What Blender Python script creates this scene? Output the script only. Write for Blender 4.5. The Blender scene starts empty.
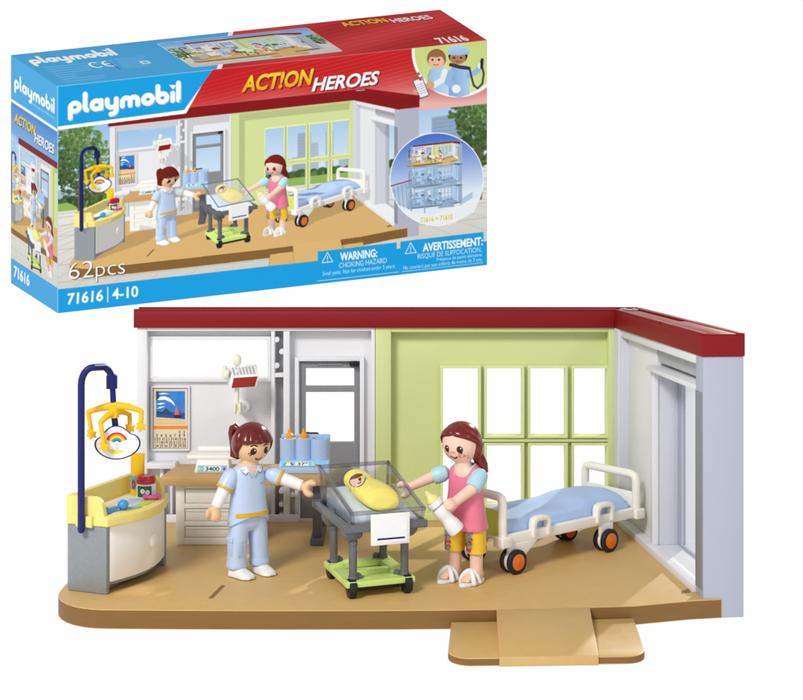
import bpy, bmesh, math, random
import numpy as np
from mathutils import Vector, Matrix
from mathutils.bvhtree import BVHTree
random.seed(7)
rng = np.random.RandomState(5)
C = bpy.context.scene.collection
SC = bpy.context.scene
SC.unit_settings.system = 'METRIC'
SC.unit_settings.scale_length = 0.01            # one unit is one centimetre

# ------------------------------------------------------------------ viewpoint
F, CX, YH = 1300.0, 401.5, 210.0                # focal length / horizon of the photograph (803 wide)
HF = 17.05                                      # eye above the toy floor
ZF = 0.86                                       # floor plate thickness
HC = HF + ZF                                    # eye above the table

def dfl(y): return F * HF / (y - YH)            # distance of a contact point on the toy floor
def W(x, y, d): return Vector(((x - CX) / F * d, d, HC - (y - YH) / F * d))
def Wf(x, y): return W(x, y, dfl(y))
def PX(x, d): return (x - CX) / F * d
def PZ(y, d): return HC - (y - YH) / F * d

# ------------------------------------------------------------------ materials
def lin(c):
    c = c / 255.0
    return c / 12.92 if c <= .04045 else ((c + .055) / 1.055) ** 2.4
DISP = {}
def mat(name, rgb, rough=.35, var=.05, scale=6.0, bump=.0, spec=.32, coat=0.0, stretch=None, sss=0.0):
    m = bpy.data.materials.new(name); m.use_nodes = True
    nt = m.node_tree; b = nt.nodes['Principled BSDF']
    base = [lin(v) for v in rgb]
    tc = nt.nodes.new('ShaderNodeTexCoord'); mp = nt.nodes.new('ShaderNodeMapping')
    if stretch: mp.inputs['Scale'].default_value = stretch
    nz = nt.nodes.new('ShaderNodeTexNoise'); nz.inputs['Scale'].default_value = scale
    nz.inputs['Detail'].default_value = 5
    rp = nt.nodes.new('ShaderNodeValToRGB')
    rp.color_ramp.elements[0].position = .3; rp.color_ramp.elements[1].position = .7
    rp.color_ramp.elements[0].color = (*[v * (1 - var) for v in base], 1)
    rp.color_ramp.elements[1].color = (*[min(1, v * (1 + var)) for v in base], 1)
    L = nt.links.new
    L(tc.outputs['Object'], mp.inputs['Vector']); L(mp.outputs['Vector'], nz.inputs['Vector'])
    L(nz.outputs['Fac'], rp.inputs['Fac']); L(rp.outputs['Color'], b.inputs['Base Color'])
    mr = nt.nodes.new('ShaderNodeMapRange'); mr.inputs['To Min'].default_value = max(.02, rough - .06); mr.inputs['To Max'].default_value = rough + .06
    L(nz.outputs['Fac'], mr.inputs['Value']); L(mr.outputs['Result'], b.inputs['Roughness'])
    b.inputs['Specular IOR Level'].default_value = spec
    if coat: b.inputs['Coat Weight'].default_value = coat; b.inputs['Coat Roughness'].default_value = .12
    if sss:
        b.inputs['Subsurface Weight'].default_value = sss; b.inputs['Subsurface Radius'].default_value = (.25, .12, .08); b.inputs['Subsurface Scale'].default_value = .3
    if bump:
        n2 = nt.nodes.new('ShaderNodeTexNoise'); n2.inputs['Scale'].default_value = 70; n2.inputs['Detail'].default_value = 3
        L(mp.outputs['Vector'], n2.inputs['Vector'])
        bp = nt.nodes.new('ShaderNodeBump'); bp.inputs['Strength'].default_value = bump * .6; bp.inputs['Distance'].default_value = .01
        L(n2.outputs['Fac'], bp.inputs['Height']); L(bp.outputs['Normal'], b.inputs['Normal'])
    DISP[m.name] = np.array(rgb) / 255.0
    return m

def clear_mat(name, tint, gloss=.12, rough=.04):
    m = bpy.data.materials.new(name); m.use_nodes = True; nt = m.node_tree
    nt.nodes.remove(nt.nodes['Principled BSDF']); out = nt.nodes['Material Output']
    tr = nt.nodes.new('ShaderNodeBsdfTransparent'); tr.inputs[0].default_value = (*tint, 1)
    gl = nt.nodes.new('ShaderNodeBsdfGlossy'); gl.inputs['Roughness'].default_value = rough
    fr = nt.nodes.new('ShaderNodeLayerWeight'); fr.inputs[0].default_value = .12
    ad = nt.nodes.new('ShaderNodeMath'); ad.operation = 'MULTIPLY_ADD'; ad.inputs[1].default_value = .45; ad.inputs[2].default_value = gloss * .3
    mx = nt.nodes.new('ShaderNodeMixShader')
    L = nt.links.new
    L(fr.outputs['Facing'], ad.inputs[0]); L(ad.outputs[0], mx.inputs[0]); L(tr.outputs[0], mx.inputs[1]); L(gl.outputs[0], mx.inputs[2]); L(mx.outputs[0], out.inputs[0])
    return m

M = {}
def D(k, *a, **kw): M[k] = mat(k, *a, **kw)
D('white_plastic', (229, 230, 234), .42, .012, 9, .06)
D('white_bright', (246, 246, 246), .35, .015)
D('lavender_plastic', (208, 210, 220), .45, .02, 14, .06)
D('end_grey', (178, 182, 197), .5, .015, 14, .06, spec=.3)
D('slot_grey', (178, 180, 184), .5, .04)
D('door_grey', (136, 138, 143), .4, .04, 5, .08)
D('dark_grey', (92, 92, 96), .4, .06)
D('black_plastic', (28, 28, 30), .4, .1)
D('lime_wall', (208, 219, 152), .45, .012, 9, .05, spec=.35)
D('red_trim', (134, 17, 23), .5, .06, 12, .1, spec=.22)
D('lime_frame', (220, 230, 168), .42, .012, 9, .05, spec=.35)
D('floor_tan', (208, 171, 110), .4, .03, 2.5, .1, stretch=(1, .7, 1), spec=.35)
D('rim_shade_brown', (132, 96, 50), .55, .05, 2, .12, stretch=(.4, 1, 3), spec=.3)  # side faces of plate and ramp, their shade put into the brown
D('slot_shadow_brown', (140, 104, 60), .6, .05)
D('navy', (30, 36, 104), .42, .05, spec=.25)
D('star_yellow', (252, 198, 24), .35, .04)
D('tray_yellow', (243, 226, 134), .38, .03, 5, .05, sss=.1)
D('door_white', (248, 247, 242), .36, .01)
D('jamb_shade_grey', (138, 141, 150), .6, .06, 30, .2)
D('cabinet_grey', (142, 148, 154), .4, .05, 5, .1)
D('cream', (244, 242, 234), .36, .012)
D('wood_tan', (198, 160, 104), .42, .08, 2, .1, stretch=(.3, 2, 2))
D('scrub_blue', (192, 211, 243), .38, .02, 4, .03, coat=.15)
D('sleeve_white', (238, 238, 238), .4, .02)
D('gold', (222, 176, 34), .4, .05)
D('skin_a', (238, 196, 156), .4, .03, sss=.15)
D('skin_b', (244, 204, 184), .4, .03, sss=.15)
D('hair_brown', (104, 28, 22), .24, .06, coat=.35)
D('hair_red', (116, 28, 18), .24, .06, coat=.35)
D('eye_brown', (58, 26, 18), .35, .05)
D('ink_brown', (70, 30, 22), .5, .05)
D('freckle', (216, 126, 102), .5, .1)
D('pink', (230, 124, 150), .32, .04, coat=.35)
D('teal', (176, 218, 226), .38, .03)
D('capri_yellow', (244, 200, 52), .38, .05)
D('floral_red', (206, 78, 84), .5, .1)
D('floral_teal', (120, 184, 186), .5, .1)
D('sandal_white', (240, 240, 238), .4, .02)
D('trolley_green', (206, 230, 128), .36, .03)
D('metal_grey', (100, 102, 106), .3, .06, coat=.3)
D('tyre', (36, 36, 38), .45, .08)
D('orange_hub', (232, 122, 40), .38, .05)
D('mattress_pale', (214, 229, 240), .5, .03, 5, .06)
D('mattress_blue', (178, 203, 241), .5, .02, 3, .05)
D('foot_green', (206, 222, 104), .42, .03)
D('swaddle', (246, 228, 120), .42, .03, sss=.15)
D('warmer_blue', (172, 198, 234), .3, .03, coat=.2, sss=.1)
D('warmer_dark', (120, 150, 200), .35, .04)
D('label_cyan', (120, 200, 244), .4, .02)
D('lcd', (226, 230, 214), .4, .02)
D('ink', (40, 40, 46), .5, .05)
D('nipple', (236, 160, 40), .35, .05, sss=.2)
D('nipple_pale', (244, 226, 150), .35, .05, sss=.2)
D('bottle_white', (240, 240, 240), .3, .02, coat=.3)
D('lamp_red', (150, 26, 20), .25, .1, coat=.3)
D('lamp_cream', (236, 234, 214), .4, .02)
D('paper', (226, 214, 188), .6, .03)
D('paper_white', (243, 244, 248), .55, .02)
D('sky_blue', (52, 128, 214), .5, .12, 3)
D('sea_blue', (30, 86, 170), .5, .15, 4)
D('sand', (226, 200, 150), .6, .06)
D('mountain', (44, 72, 86), .6, .1)
D('sail', (214, 120, 84), .6, .05)
D('r_red', (206, 40, 44), .5, .03); D('r_orange', (240, 140, 40), .5, .03); D('r_yellow', (248, 218, 70), .5, .03)
D('r_green', (90, 176, 90), .5, .03); D('r_blue', (58, 92, 200), .5, .03)
D('mat_blue', (206, 216, 236), .5, .03); D('mat_green', (146, 200, 142), .5, .04); D('mat_white', (238, 238, 236), .5, .02); D('mat_navy', (92, 104, 170), .5, .03)
D('rattle_blue', (72, 152, 224), .3, .05, coat=.3)
D('magenta', (224, 84, 178), .3, .05, coat=.3, sss=.1)
D('jar_red', (196, 28, 46), .3, .05, coat=.4)
D('jar_green', (52, 110, 58), .5, .1)
D('carton', (64, 166, 226), .45, .01)
M['clear'] = clear_mat('clear_plastic', (.93, .937, .955), .4)
M['clear_rim'] = clear_mat('clear_plastic_rim', (.76, .75, .80), .5, .1)
DISP['clear_plastic'] = None; DISP['clear_plastic_rim'] = None

# ------------------------------------------------------------------ mesh builder
def org_of(o):
    while o.parent is not None: o = o.parent
    return Vector(o['org']) if 'org' in o else Vector((0, 0, 0))

class MB:
    def __init__(s): s.v = []; s.f = []; s.m = []; s.T = None
    def add(s, vs, fs, m=0):
        o = len(s.v)
        s.v += [tuple(s.T @ Vector(p)) if s.T else tuple(p) for p in vs]
        s.f += [tuple(i + o for i in f) for f in fs]; s.m += [m] * len(fs)
    def box(s, x0, x1, y0, y1, z0, z1, m=0):
        vs = [(x, y, z) for z in (z0, z1) for y in (y0, y1) for x in (x0, x1)]
        s.add(vs, [(0, 2, 3, 1), (4, 5, 7, 6), (0, 1, 5, 4), (2, 6, 7, 3), (0, 4, 6, 2), (1, 3, 7, 5)], m)
    def hexa(s, bot, top, m=0):                    # 4 bottom + 4 top points, ccw
        s.add(list(bot) + list(top), [(3, 2, 1, 0), (4, 5, 6, 7), (0, 1, 5, 4), (1, 2, 6, 5), (2, 3, 7, 6), (3, 0, 4, 7)], m)
    def prism(s, pts, a, b, m=0, mside=None, fn=None):       # 2-D outline between two heights; fn maps (x, y, h)
        n = len(pts); fn = fn or (lambda x, y, h: (x, y, h))
        vs = [fn(x, y, a) for x, y in pts] + [fn(x, y, b) for x, y in pts]
        s.add(vs, [tuple(range(n - 1, -1, -1)), tuple(range(n, 2 * n))], m)
        o = len(s.v) - 2 * n
        for i in range(n):
            j = (i + 1) % n; s.f.append((o + i, o + j, o + n + j, o + n + i)); s.m.append(m if mside is None else mside)
    def loft(s, rings, m=0, cap0=True, cap1=True):
        n = len(rings[0]); vs = [p for r in rings for p in r]; fs = []
        for k in range(len(rings) - 1):
            for i in range(n):
                j = (i + 1) % n; fs.append((k * n + i, k * n + j, (k + 1) * n + j, (k + 1) * n + i))
        if cap0: fs.append(tuple(range(n - 1, -1, -1)))
        if cap1: fs.append(tuple((len(rings) - 1) * n + i for i in range(n)))
        s.add(vs, fs, m)
    def tube(s, pts, r, n=14, m=0, rnd=True, flat=1.0, up=None):
        pts = [Vector(p) for p in pts]
        rs = list(r) if isinstance(r, (list, tuple)) else [r] * len(pts)
        tang = []
        for i in range(len(pts)):
            a = pts[max(i - 1, 0)]; b = pts[min(i + 1, len(pts) - 1)]; tang.append((b - a).normalized())
        if rnd:
            pre, post = [], []
            for ang in (80, 60, 38, 18):
                a = math.radians(ang)
                pre.append((pts[0] - tang[0] * rs[0] * math.sin(a), rs[0] * math.cos(a), tang[0]))
                post.insert(0, (pts[-1] + tang[-1] * rs[-1] * math.sin(a), rs[-1] * math.cos(a), tang[-1]))
            seq = pre + list(zip(pts, rs, tang)) + post
        else: seq = list(zip(pts, rs, tang))
        t0 = seq[0][2]; u = Vector(up) if up else (Vector((0, 0, 1)) if abs(t0.z) < .9 else Vector((1, 0, 0)))
        u = (u - t0 * u.dot(t0)).normalized(); rings = []
        for p, rr, t in seq:
            u = (u - t * u.dot(t)).normalized(); w = t.cross(u)
            rings.append([p + (u * math.cos(2 * math.pi * k / n) + w * math.sin(2 * math.pi * k / n) * flat) * rr for k in range(n)])
        s.loft(rings, m)
    def ell(s, c, r, m=0, nu=24, nv=14, R=None):
        c = Vector(c); vs = []; fs = []
        R = R or Matrix.Identity(3)
        for i in range(1, nv):
            t = math.pi * i / nv
            for k in range(nu):
                a = 2 * math.pi * k / nu
                vs.append(c + R @ Vector((r[0] * math.sin(t) * math.cos(a), r[1] * math.sin(t) * math.sin(a), r[2] * math.cos(t))))
        vs.append(c + R @ Vector((0, 0, r[2]))); vs.append(c + R @ Vector((0, 0, -r[2]))); T, B = len(vs) - 2, len(vs) - 1
        for i in range(nv - 2):
            for k in range(nu):
                j = (k + 1) % nu; fs.append((i * nu + k, (i + 1) * nu + k, (i + 1) * nu + j, i * nu + j))
        for k in range(nu):
            j = (k + 1) % nu; fs.append((T, k, j)); fs.append((B, (nv - 2) * nu + j, (nv - 2) * nu + k))
        s.add(vs, fs, m)
    def cyl(s, c0, c1, r0, r1=None, n=24, m=0):
        s.tube([c0, c1], [r0, r0 if r1 is None else r1], n, m, rnd=False)
    def ring(s, c, ax, r, rt, n=28, k=10, m=0, flat=1.0):    # torus
        ax = Vector(ax).normalized(); u = ax.orthogonal().normalized(); w = ax.cross(u); c = Vector(c); vs = []; fs = []
        for i in range(n):
            a = 2 * math.pi * i / n; d = u * math.cos(a) + w * math.sin(a)
            for j in range(k):
                b = 2 * math.pi * j / k; vs.append(c + d * (r + rt * math.cos(b)) + ax * rt * math.sin(b) * flat)
        for i in range(n):
            for j in range(k):
                i2, j2 = (i + 1) % n, (j + 1) % k; fs.append((i * k + j, i2 * k + j, i2 * k + j2, i * k + j2))
        s.add(vs, fs, m)
    def build(s, name, mats, parent=None, bevel=0.0, segs=2, ang=35):
        me = bpy.data.meshes.new(name)
        off = org_of(parent) if parent is not None else Vector((0, 0, 0))
        me.from_pydata([tuple(Vector(p) - off) for p in s.v], [], s.f)
        for k in (mats if isinstance(mats, (list, tuple)) else [mats]): me.materials.append(M[k] if isinstance(k, str) else k)
        me.polygons.foreach_set('material_index', s.m)
        bm = bmesh.new(); bm.from_mesh(me)
        bmesh.ops.recalc_face_normals(bm, faces=bm.faces)
        if bevel:
            es = [e for e in bm.edges if len(e.link_faces) == 2 and e.calc_face_angle(0) > math.radians(38)]
            bmesh.ops.bevel(bm, geom=es, offset=bevel, segments=segs, profile=.5, affect='EDGES', clamp_overlap=True)
        bm.to_mesh(me); bm.free()
        me.polygons.foreach_set('use_smooth', [True] * len(me.polygons))
        me.set_sharp_from_angle(angle=math.radians(ang))
        o = bpy.data.objects.new(name, me); C.objects.link(o)
        if parent is not None: o.parent = parent
        return o

def thing(name, label, cat, loc, group=None):
    o = bpy.data.objects.new(name, None); C.objects.link(o); o.location = loc; o['org'] = tuple(loc)
    o.empty_display_size = .5
    o['label'] = label; o['category'] = cat
    if group: o['group'] = group
    return o
def tag(o, label, cat, group=None):
    o['label'] = label; o['category'] = cat
    if group: o['group'] = group
    return o
def frame(o, ang):                                # local frame on a base point, x axis turned by ang
    return Matrix.Translation(Vector(o)) @ Matrix.Rotation(ang, 4, 'Z')
def rrect(x0, x1, y0, y1, r, n=5):
    out = []
    for cx, cy, a0 in ((x1 - r, y1 - r, 0), (x0 + r, y1 - r, 90), (x0 + r, y0 + r, 180), (x1 - r, y0 + r, 270)):
        for k in range(n + 1):
            a = math.radians(a0 + 90 * k / n); out.append((cx + r * math.cos(a), cy + r * math.sin(a)))
    return out
def panel(mb, xs, zs, holes, y0, y1, m=0):       # upright panel with real openings, one watertight piece
    xs = sorted(set(round(x, 5) for x in xs)); zs = sorted(set(round(z, 5) for z in zs))
    def solid(i, j):
        if i < 0 or j < 0 or i >= len(xs) - 1 or j >= len(zs) - 1: return False
        cx, cz = (xs[i] + xs[i + 1]) / 2, (zs[j] + zs[j + 1]) / 2
        return not any(a < cx < b and c < cz < d for a, b, c, d in holes)
    nx, nz = len(xs), len(zs); idx = lambda i, j, k: (k * nz + j) * nx + i
    vs = [(x, y, z) for y in (y0, y1) for z in zs for x in xs]; fs = []
    for i in range(nx - 1):
        for j in range(nz - 1):
            if not solid(i, j): continue
            fs.append((idx(i, j, 0), idx(i + 1, j, 0), idx(i + 1, j + 1, 0), idx(i, j + 1, 0)))
            fs.append((idx(i, j, 1), idx(i, j + 1, 1), idx(i + 1, j + 1, 1), idx(i + 1, j, 1)))
            if not solid(i - 1, j): fs.append((idx(i, j, 0), idx(i, j + 1, 0), idx(i, j + 1, 1), idx(i, j, 1)))
            if not solid(i + 1, j): fs.append((idx(i + 1, j, 0), idx(i + 1, j, 1), idx(i + 1, j + 1, 1), idx(i + 1, j + 1, 0)))
            if not solid(i, j - 1): fs.append((idx(i, j, 0), idx(i, j, 1), idx(i + 1, j, 1), idx(i + 1, j, 0)))
            if not solid(i, j + 1): fs.append((idx(i, j + 1, 0), idx(i + 1, j + 1, 0), idx(i + 1, j + 1, 1), idx(i, j + 1, 1)))
    used = sorted({v for f in fs for v in f}); mp = {v: k for k, v in enumerate(used)}
    mb.add([vs[v] for v in used], [tuple(mp[v] for v in f) for f in fs], m)
def rimframe(mb, x0, x1, z0, z1, w, y0, y1, m=0):
    panel(mb, [x0 - w, x0, x1, x1 + w], [z0 - w, z0, z1, z1 + w], [(x0, x1, z0, z1)], y0, y1, m)

TXT = {}
def text_tris(s, bold=0.0, shear=0.0):
    key = (s, bold, shear)
    if key not in TXT:
        cu = bpy.data.curves.new('lettering', 'FONT'); cu.body = s; cu.offset = bold; cu.shear = shear; cu.resolution_u = 3
        o = bpy.data.objects.new('lettering', cu); C.objects.link(o)
        dg = bpy.context.evaluated_depsgraph_get(); dg.update()
        me = o.evaluated_get(dg).to_mesh(); me.calc_loop_triangles()
        v = np.array([(p.co.x, p.co.y) for p in me.vertices]); t = np.array([tuple(q.vertices) for q in me.loop_triangles])
        o.evaluated_get(dg).to_mesh_clear(); bpy.data.objects.remove(o); bpy.data.curves.remove(cu)
        TXT[key] = (v, t)
    return TXT[key]
def text_on(mb, s, fn, x0, x1, y0, y1, m=0, bold=.0, shear=0):
    """lettering stretched to a rectangle, mapped to the surface by fn(x, y)"""
    v, t = text_tris(s, bold, shear); a, b = v.min(0), v.max(0)
    q = (v - a) / (b - a)
    mb.add([fn(x0 + (x1 - x0) * p[0], y0 + (y1 - y0) * p[1]) for p in q], [tuple(int(i) for i in f) for f in t], m)
# ================================================================== THE TOY ROOM
room = thing('toy_hospital_room', 'open toy hospital room with tan floor, lime green wall and red roof trim', 'toy room', (0, 64, 0))
DB = 71.0                                          # front plane of the back wall frames
DP = 71.7                                          # recessed wall panels
ZB, ZT = ZF, ZF + 10.62                            # foot and head of the walls

# --- floor plate
front = [(14.06, 57.15), (13.7, 57.0)]
ramp_l, ramp_r = 2.15, 10.0
outer = [(-15.3, 72.6)]
for k in range(9):
    a = math.radians(180 + 90 * k / 8); outer.append((-12.6 + 2.7 * math.cos(a), 58.3 + 2.8 * math.sin(a)))
outer += [(-9.5, 55.42), (-5, 55.38), (0, 55.4), (ramp_l, 55.46), (4.1, 55.55), (8.1, 55.84), (ramp_r, 56.02), (12.6, 56.75), (14.06, 57.0), (14.12, 57.25), (13.3, 58.2), (12.1, 70.9), (12.9, 72.6)]
mb = MB(); mb.prism(outer, 0.0, ZF, 0, 1)
floor = mb.build('floor_plate', ['floor_tan', 'rim_shade_brown'], room, bevel=.045, segs=2)
# peg slot inlay and a painted jamb shadow, thin dark pieces on the floor
mb = MB()
for (ax, ay), (bx, by) in (((210.5, 598.5), (223.5, 585.5)),):
    p, q = Wf(ax, ay), Wf(bx, by); n = Vector((-(q - p).y, (q - p).x, 0)).normalized() * .1
    mb.prism([(p - n).xy, (q - n).xy, (q + n).xy, (p + n).xy], ZF + .001, ZF + .006)
for px_, py_ in ((688, 592),):
    p = Wf(px_, py_); mb.prism([(p.x - .35, p.y - .3), (p.x + .1, p.y - .1), (p.x + .12, p.y + .5), (p.x - .3, p.y + .1)], ZF + .001, ZF + .005)  # dark patch for the front jamb's cast shadow
mb.build('slot_and_shadow', 'slot_shadow_brown', floor)

# --- entrance ramp in front of the floor plate
ex = Vector((1, .07, 0)).normalized(); ey = Vector((-.02, 1, 0)).normalized()
mb = MB()
wing = []
rl, rr, yf, yb = 1.85, 9.72, 50.95, 55.38
for cx_, cy_, a0 in ((rl + .85, yf + .85, 180), (rr - .85, yf + .85 + .25, 270)):
    for k in range(7):
        a = math.radians(a0 + 90 * k / 6); wing.append((cx_ + .85 * math.cos(a), cy_ + .85 * math.sin(a)))
wing += [(10.0, 55.95), (8.1, 55.78), (4.1, 55.48), (2.12, 55.4)]
mb.prism(wing, 0.0, .35, 0, 1)
ramp = mb.build('entrance_ramp', ['floor_tan', 'rim_shade_brown'], room, bevel=.05)
mb = MB()
sl, sr = [(4.05, 55.42), (3.83, 50.92)], [(8.07, 55.72), (7.75, 51.08)]
mb.hexa([(sl[1][0], sl[1][1], .004), (sr[1][0], sr[1][1], .004), (sr[0][0], sr[0][1], .1), (sl[0][0], sl[0][1], .1)],
        [(sl[1][0], sl[1][1], .4), (sr[1][0], sr[1][1], .4), (sr[0][0], sr[0][1], ZF + .01), (sl[0][0], sl[0][1], ZF + .01)], 0)
mb.build('ramp_slope', ['floor_tan'], ramp, bevel=.025)

# --- white back wall with window, door opening and slot column
XL, XG, XR = PX(137, DB), PX(375.2, DB), PX(614.5, DB)
mb = MB()
d = DB
top = ZT
def bx(x0, x1, y0, y1, z0, z1, m=0): mb.box(x0, x1, y0, y1, z0, z1, m)
bx(XL, PX(147, d), DB, 72.4, ZB, top)                        # left upright
bx(PX(371.3, d), XG - .01, DB, 72.4, ZB, top)                # right upright
bx(PX(147, d), PX(371.3, d), DB + .01, 72.4, PZ(331, d), top)  # head rail
bx(PX(271, d), PX(274.6, d), DB + .05, 72.3, ZB, PZ(331, d)); bx(PX(283.3, d), PX(289.5, d), DB + .05, 72.3, ZB, PZ(331, d))
bx(PX(274.6, d), PX(283.3, d), DB + .06, 72.3, PZ(377.5, d), PZ(373.5, d))
bx(PX(274.6, d), PX(283.3, d), DB + .9, 72.3, ZB, PZ(331, d), 1)
for yy, sd in ((340, 0), (366, 0), (352, 1)):                # clip knobs in the slot
    xk = PX(276.3 if sd == 0 else 281.6, d); mb.cyl((xk, DB + .1, PZ(yy, d)), (xk, DB + .9, PZ(yy, d)), .15, n=14)
for yy in (492, 505, 516):
    mb.cyl((PX(281, d), DB + .1, PZ(yy, d)), (PX(281, d), DB + .9, PZ(yy, d)), .14, n=14)
# recessed panels
win = (PX(151.4, DP), PX(267.6, DP), PZ(377.7, DP), PZ(339.5, DP))
x0, x1 = PX(146.5, DP), PX(271.5, DP)
panel(mb, [x0, win[0], win[1], x1], [ZB, win[2], win[3], PZ(330, DP)], [win], DP, 72.2)
rimframe(mb, *win, .2, DB + .45, DP - .003)
dr = (PX(299.3, DP), PX(360.3, DP), ZB + .02, PZ(360.5, DP))
x0, x1 = PX(289, DP), PX(371.8, DP)
panel(mb, [x0, dr[0], dr[1], x1], [ZB, dr[2], dr[3], PZ(330, DP)], [(dr[0], dr[1], ZB - 1, dr[3])], DP, 72.2)
w = .22                                                       # raised surround of the door
bx(dr[0] - w, dr[0], DB + .35, DP - .003, ZB, dr[3] + w); bx(dr[1], dr[1] + w, DB + .35, DP - .003, ZB, dr[3] + w); bx(dr[0], dr[1], DB + .35, DP - .003, dr[3], dr[3] + w)
# calendar recess rim, ledge and ribs near the foot of the wall
rimframe(mb, PX(153.0, DP), PX(188.4, DP), PZ(448.5, DP), PZ(387.5, DP), .1, DB + .52, DP - .003)
bx(PX(147, d), PX(176, d), DB - .25, DP, PZ(468, d), PZ(462.5, d))
bx(PX(159.5, d), PX(163, d), DB + .1, DP, ZB, PZ(468, d)); bx(PX(170, d), PX(172, d), DB + .1, DP, ZB, PZ(468, d))
for xx in (177, 200, 225, 250): bx(PX(xx, d), PX(xx + 3, d), DB + .3, DP - .004, ZB, PZ(470, d))
bx(PX(147, d), PX(299, d), DB - .12, DB + .04, ZB, ZB + .42)
for xx in (291.5, 296.0): mb.cyl((PX(xx, d), DB + .2, PZ(496, d)), (PX(xx, d), DB + .7, PZ(496, d)), .13, n=14)
white_wall = mb.build('white_wall', ['white_plastic', 'slot_grey'], room, bevel=.03, segs=2)

mb = MB()                                                     # grey door leaf
y0, y1 = DB + .62, DB + .95
g1 = (PX(305.8, DP), PX(354.2, DP), PZ(385.8, DP), PZ(368, DP)); g2 = (g1[0], g1[1], PZ(442, DP), PZ(391.8, DP))
panel(mb, [dr[0] + .03, g1[0], g1[1], dr[1] - .03], [ZB + .05, g2[2], g2[3], g1[2], g1[3], dr[3] - .03], [g1, g2], y0, y1)
bx(PX(318, DP), PX(343, DP), y0 - .06, y0 - .002, PZ(365.3, DP), PZ(363, DP))
mb.T = None
door = mb.build('door', 'door_grey', room, bevel=.025)
mb = MB(); mb.box(PX(350, DP), PX(358.8, DP), y0 - .3, y0 - .003, PZ(365.8, DP), PZ(360.2, DP)); mb.cyl((PX(354, DP), y0 - .5, PZ(363, DP)), (PX(354, DP), y0 - .25, PZ(363, DP)), .1); mb.build('door_closer', 'black_plastic', door, bevel=.03)
mb = MB(); mb.tube([(PX(307.5, DP), y0 - .35, PZ(433, DP)), (PX(317.5, DP), y0 - .35, PZ(433, DP))], .12); mb.cyl((PX(308, DP), y0 - .36, PZ(433, DP)), (PX(308, DP), y0 - .002, PZ(433, DP)), .09); mb.build('door_handle', 'black_plastic', door)

# --- lime green wall with eight window openings
mb = MB()
bx(XG + .01, PX(391, d), DB, 72.4, ZB, top)
bx(PX(608.5, d), XR, DB, 72.4, ZB, top)
bx(PX(391, d), PX(608.5, d), DB + .01, 72.4, PZ(332.2, d), top)
cols = [(442.7, 478.3), (486.4, 521.4), (530, 564.8), (573.5, 606.3)]; rows = [(367.6, 435), (444.5, 503)]
holes = [(PX(a, DP), PX(b, DP), PZ(f, DP), PZ(e, DP)) for a, b in cols for e, f in rows]
xs = [PX(390.5, DP), PX(609.5, DP)] + [PX(v, DP) for c in cols for v in c]; zs = [ZB, PZ(331.5, DP)] + [PZ(v, DP) for r in rows for v in r]
panel(mb, xs, zs, holes, DP, 72.2)
bx(PX(440, DP), PX(608.4, DP), DB + .36, DP - .005, PZ(441.2, DP), PZ(438.4, DP))
bx(PX(391, d), PX(608.5, d), DB + .3, DP - .006, ZB, ZB + .4)
gw = mb.build('green_wall', 'lime_wall', room, bevel=.03)
for h in holes:
    mb = MB(); rimframe(mb, *h, .14, DB + .38, DP - .003); mb.build('window_frame', 'lime_frame', gw, bevel=.03)

# --- side wall with the wide entrance opening
A = Vector((11.73, 71.0, 0)); Bp = Vector((13.22, 56.95, 0)); e = (Bp - A).normalized(); Lw = (Bp - A).length
sw = Matrix(((e.x, -e.y, 0, A.x), (e.y, e.x, 0, A.y), (0, 0, 1, 0), (0, 0, 0, 1)))   # x along the wall to the front, y outwards
TH = 1.84
mb = MB(); mb.T = sw
t0, t1, zt = 6.0, 12.85, ZF + 9.05
mb.box(-1.3, .9, -.13, TH - .35, ZB, top - .01, 1)  # corner strip greyer than the panel, its shade put into the colour
mb.box(.9, t0, .42, TH - .1, ZB, top - .012)                       # recessed panel
mb.box(.9, Lw - 1.0, 0.01, .415, top - .42, top - .014)            # head rail under the roof
mb.box(.9, Lw - 1.0, -.16, .41, ZB, ZB + .36)                      # foot rail
mb.box(t0, Lw - 1.0, .42, TH - .1, ZB, ZB + .33)                   # threshold
mb.box(t0 - .02, t0 + .3, .1, .418, ZB + .362, zt)                 # door surround
mb.box(t0 - .02, Lw - 1.0, -.14, TH - .12, zt + .003, zt + .24)    # lintel shelf
mb.box(t0 + .003, t0 + .2, .425, TH - .12, ZB + .335, zt, 1)       # reveal of the far jamb
side_wall = mb.build('side_wall', ['white_plastic', 'lavender_plastic', 'slot_grey'], room, bevel=.03)
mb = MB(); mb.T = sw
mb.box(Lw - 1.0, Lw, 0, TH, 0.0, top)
post = mb.build('end_post', 'end_grey', room, bevel=.035)  # greyer than the wall: shade of the front end put into colour
mb = MB(); mb.T = sw; mb.box(Lw - .98, Lw - .12, -.03, -.003, ZB + .35, zt - .02); mb.build('jamb_shade', 'jamb_shade_grey', post, bevel=.01)  # added dark sheet, shade of the post's inner face as colour
mb = MB(); mb.T = sw                                               # sliding leaf at the outer face of the wall
panel(mb, [0, .55, 6.25, 6.5], [ZB + .34, ZB + .45, zt - .12, zt - .01], [(.55, 6.25, ZB + .45, zt - .12)], 0, .2)
mb.v = [tuple(sw @ Vector((t0 + .25 + (sw.inverted() @ Vector(v)).x, TH - .4 + (sw.inverted() @ Vector(v)).y, v[2]))) for v in mb.v]
leaf = mb.build('sliding_door', ['end_grey'], room, bevel=.02)
mb = MB(); mb.T = sw; mb.box(t0 + .81, t0 + 6.48, TH - .31, TH - .29, ZB + .455, zt - .125); mb.build('door_pane', 'clear', leaf)
mb = MB(); mb.T = sw                                               # track over the opening
mb.box(t0 + .2, Lw - 1.0, .45, TH - .3, zt + .425, top - .02, 0)
mb.build('door_track', 'slot_grey', room)

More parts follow.
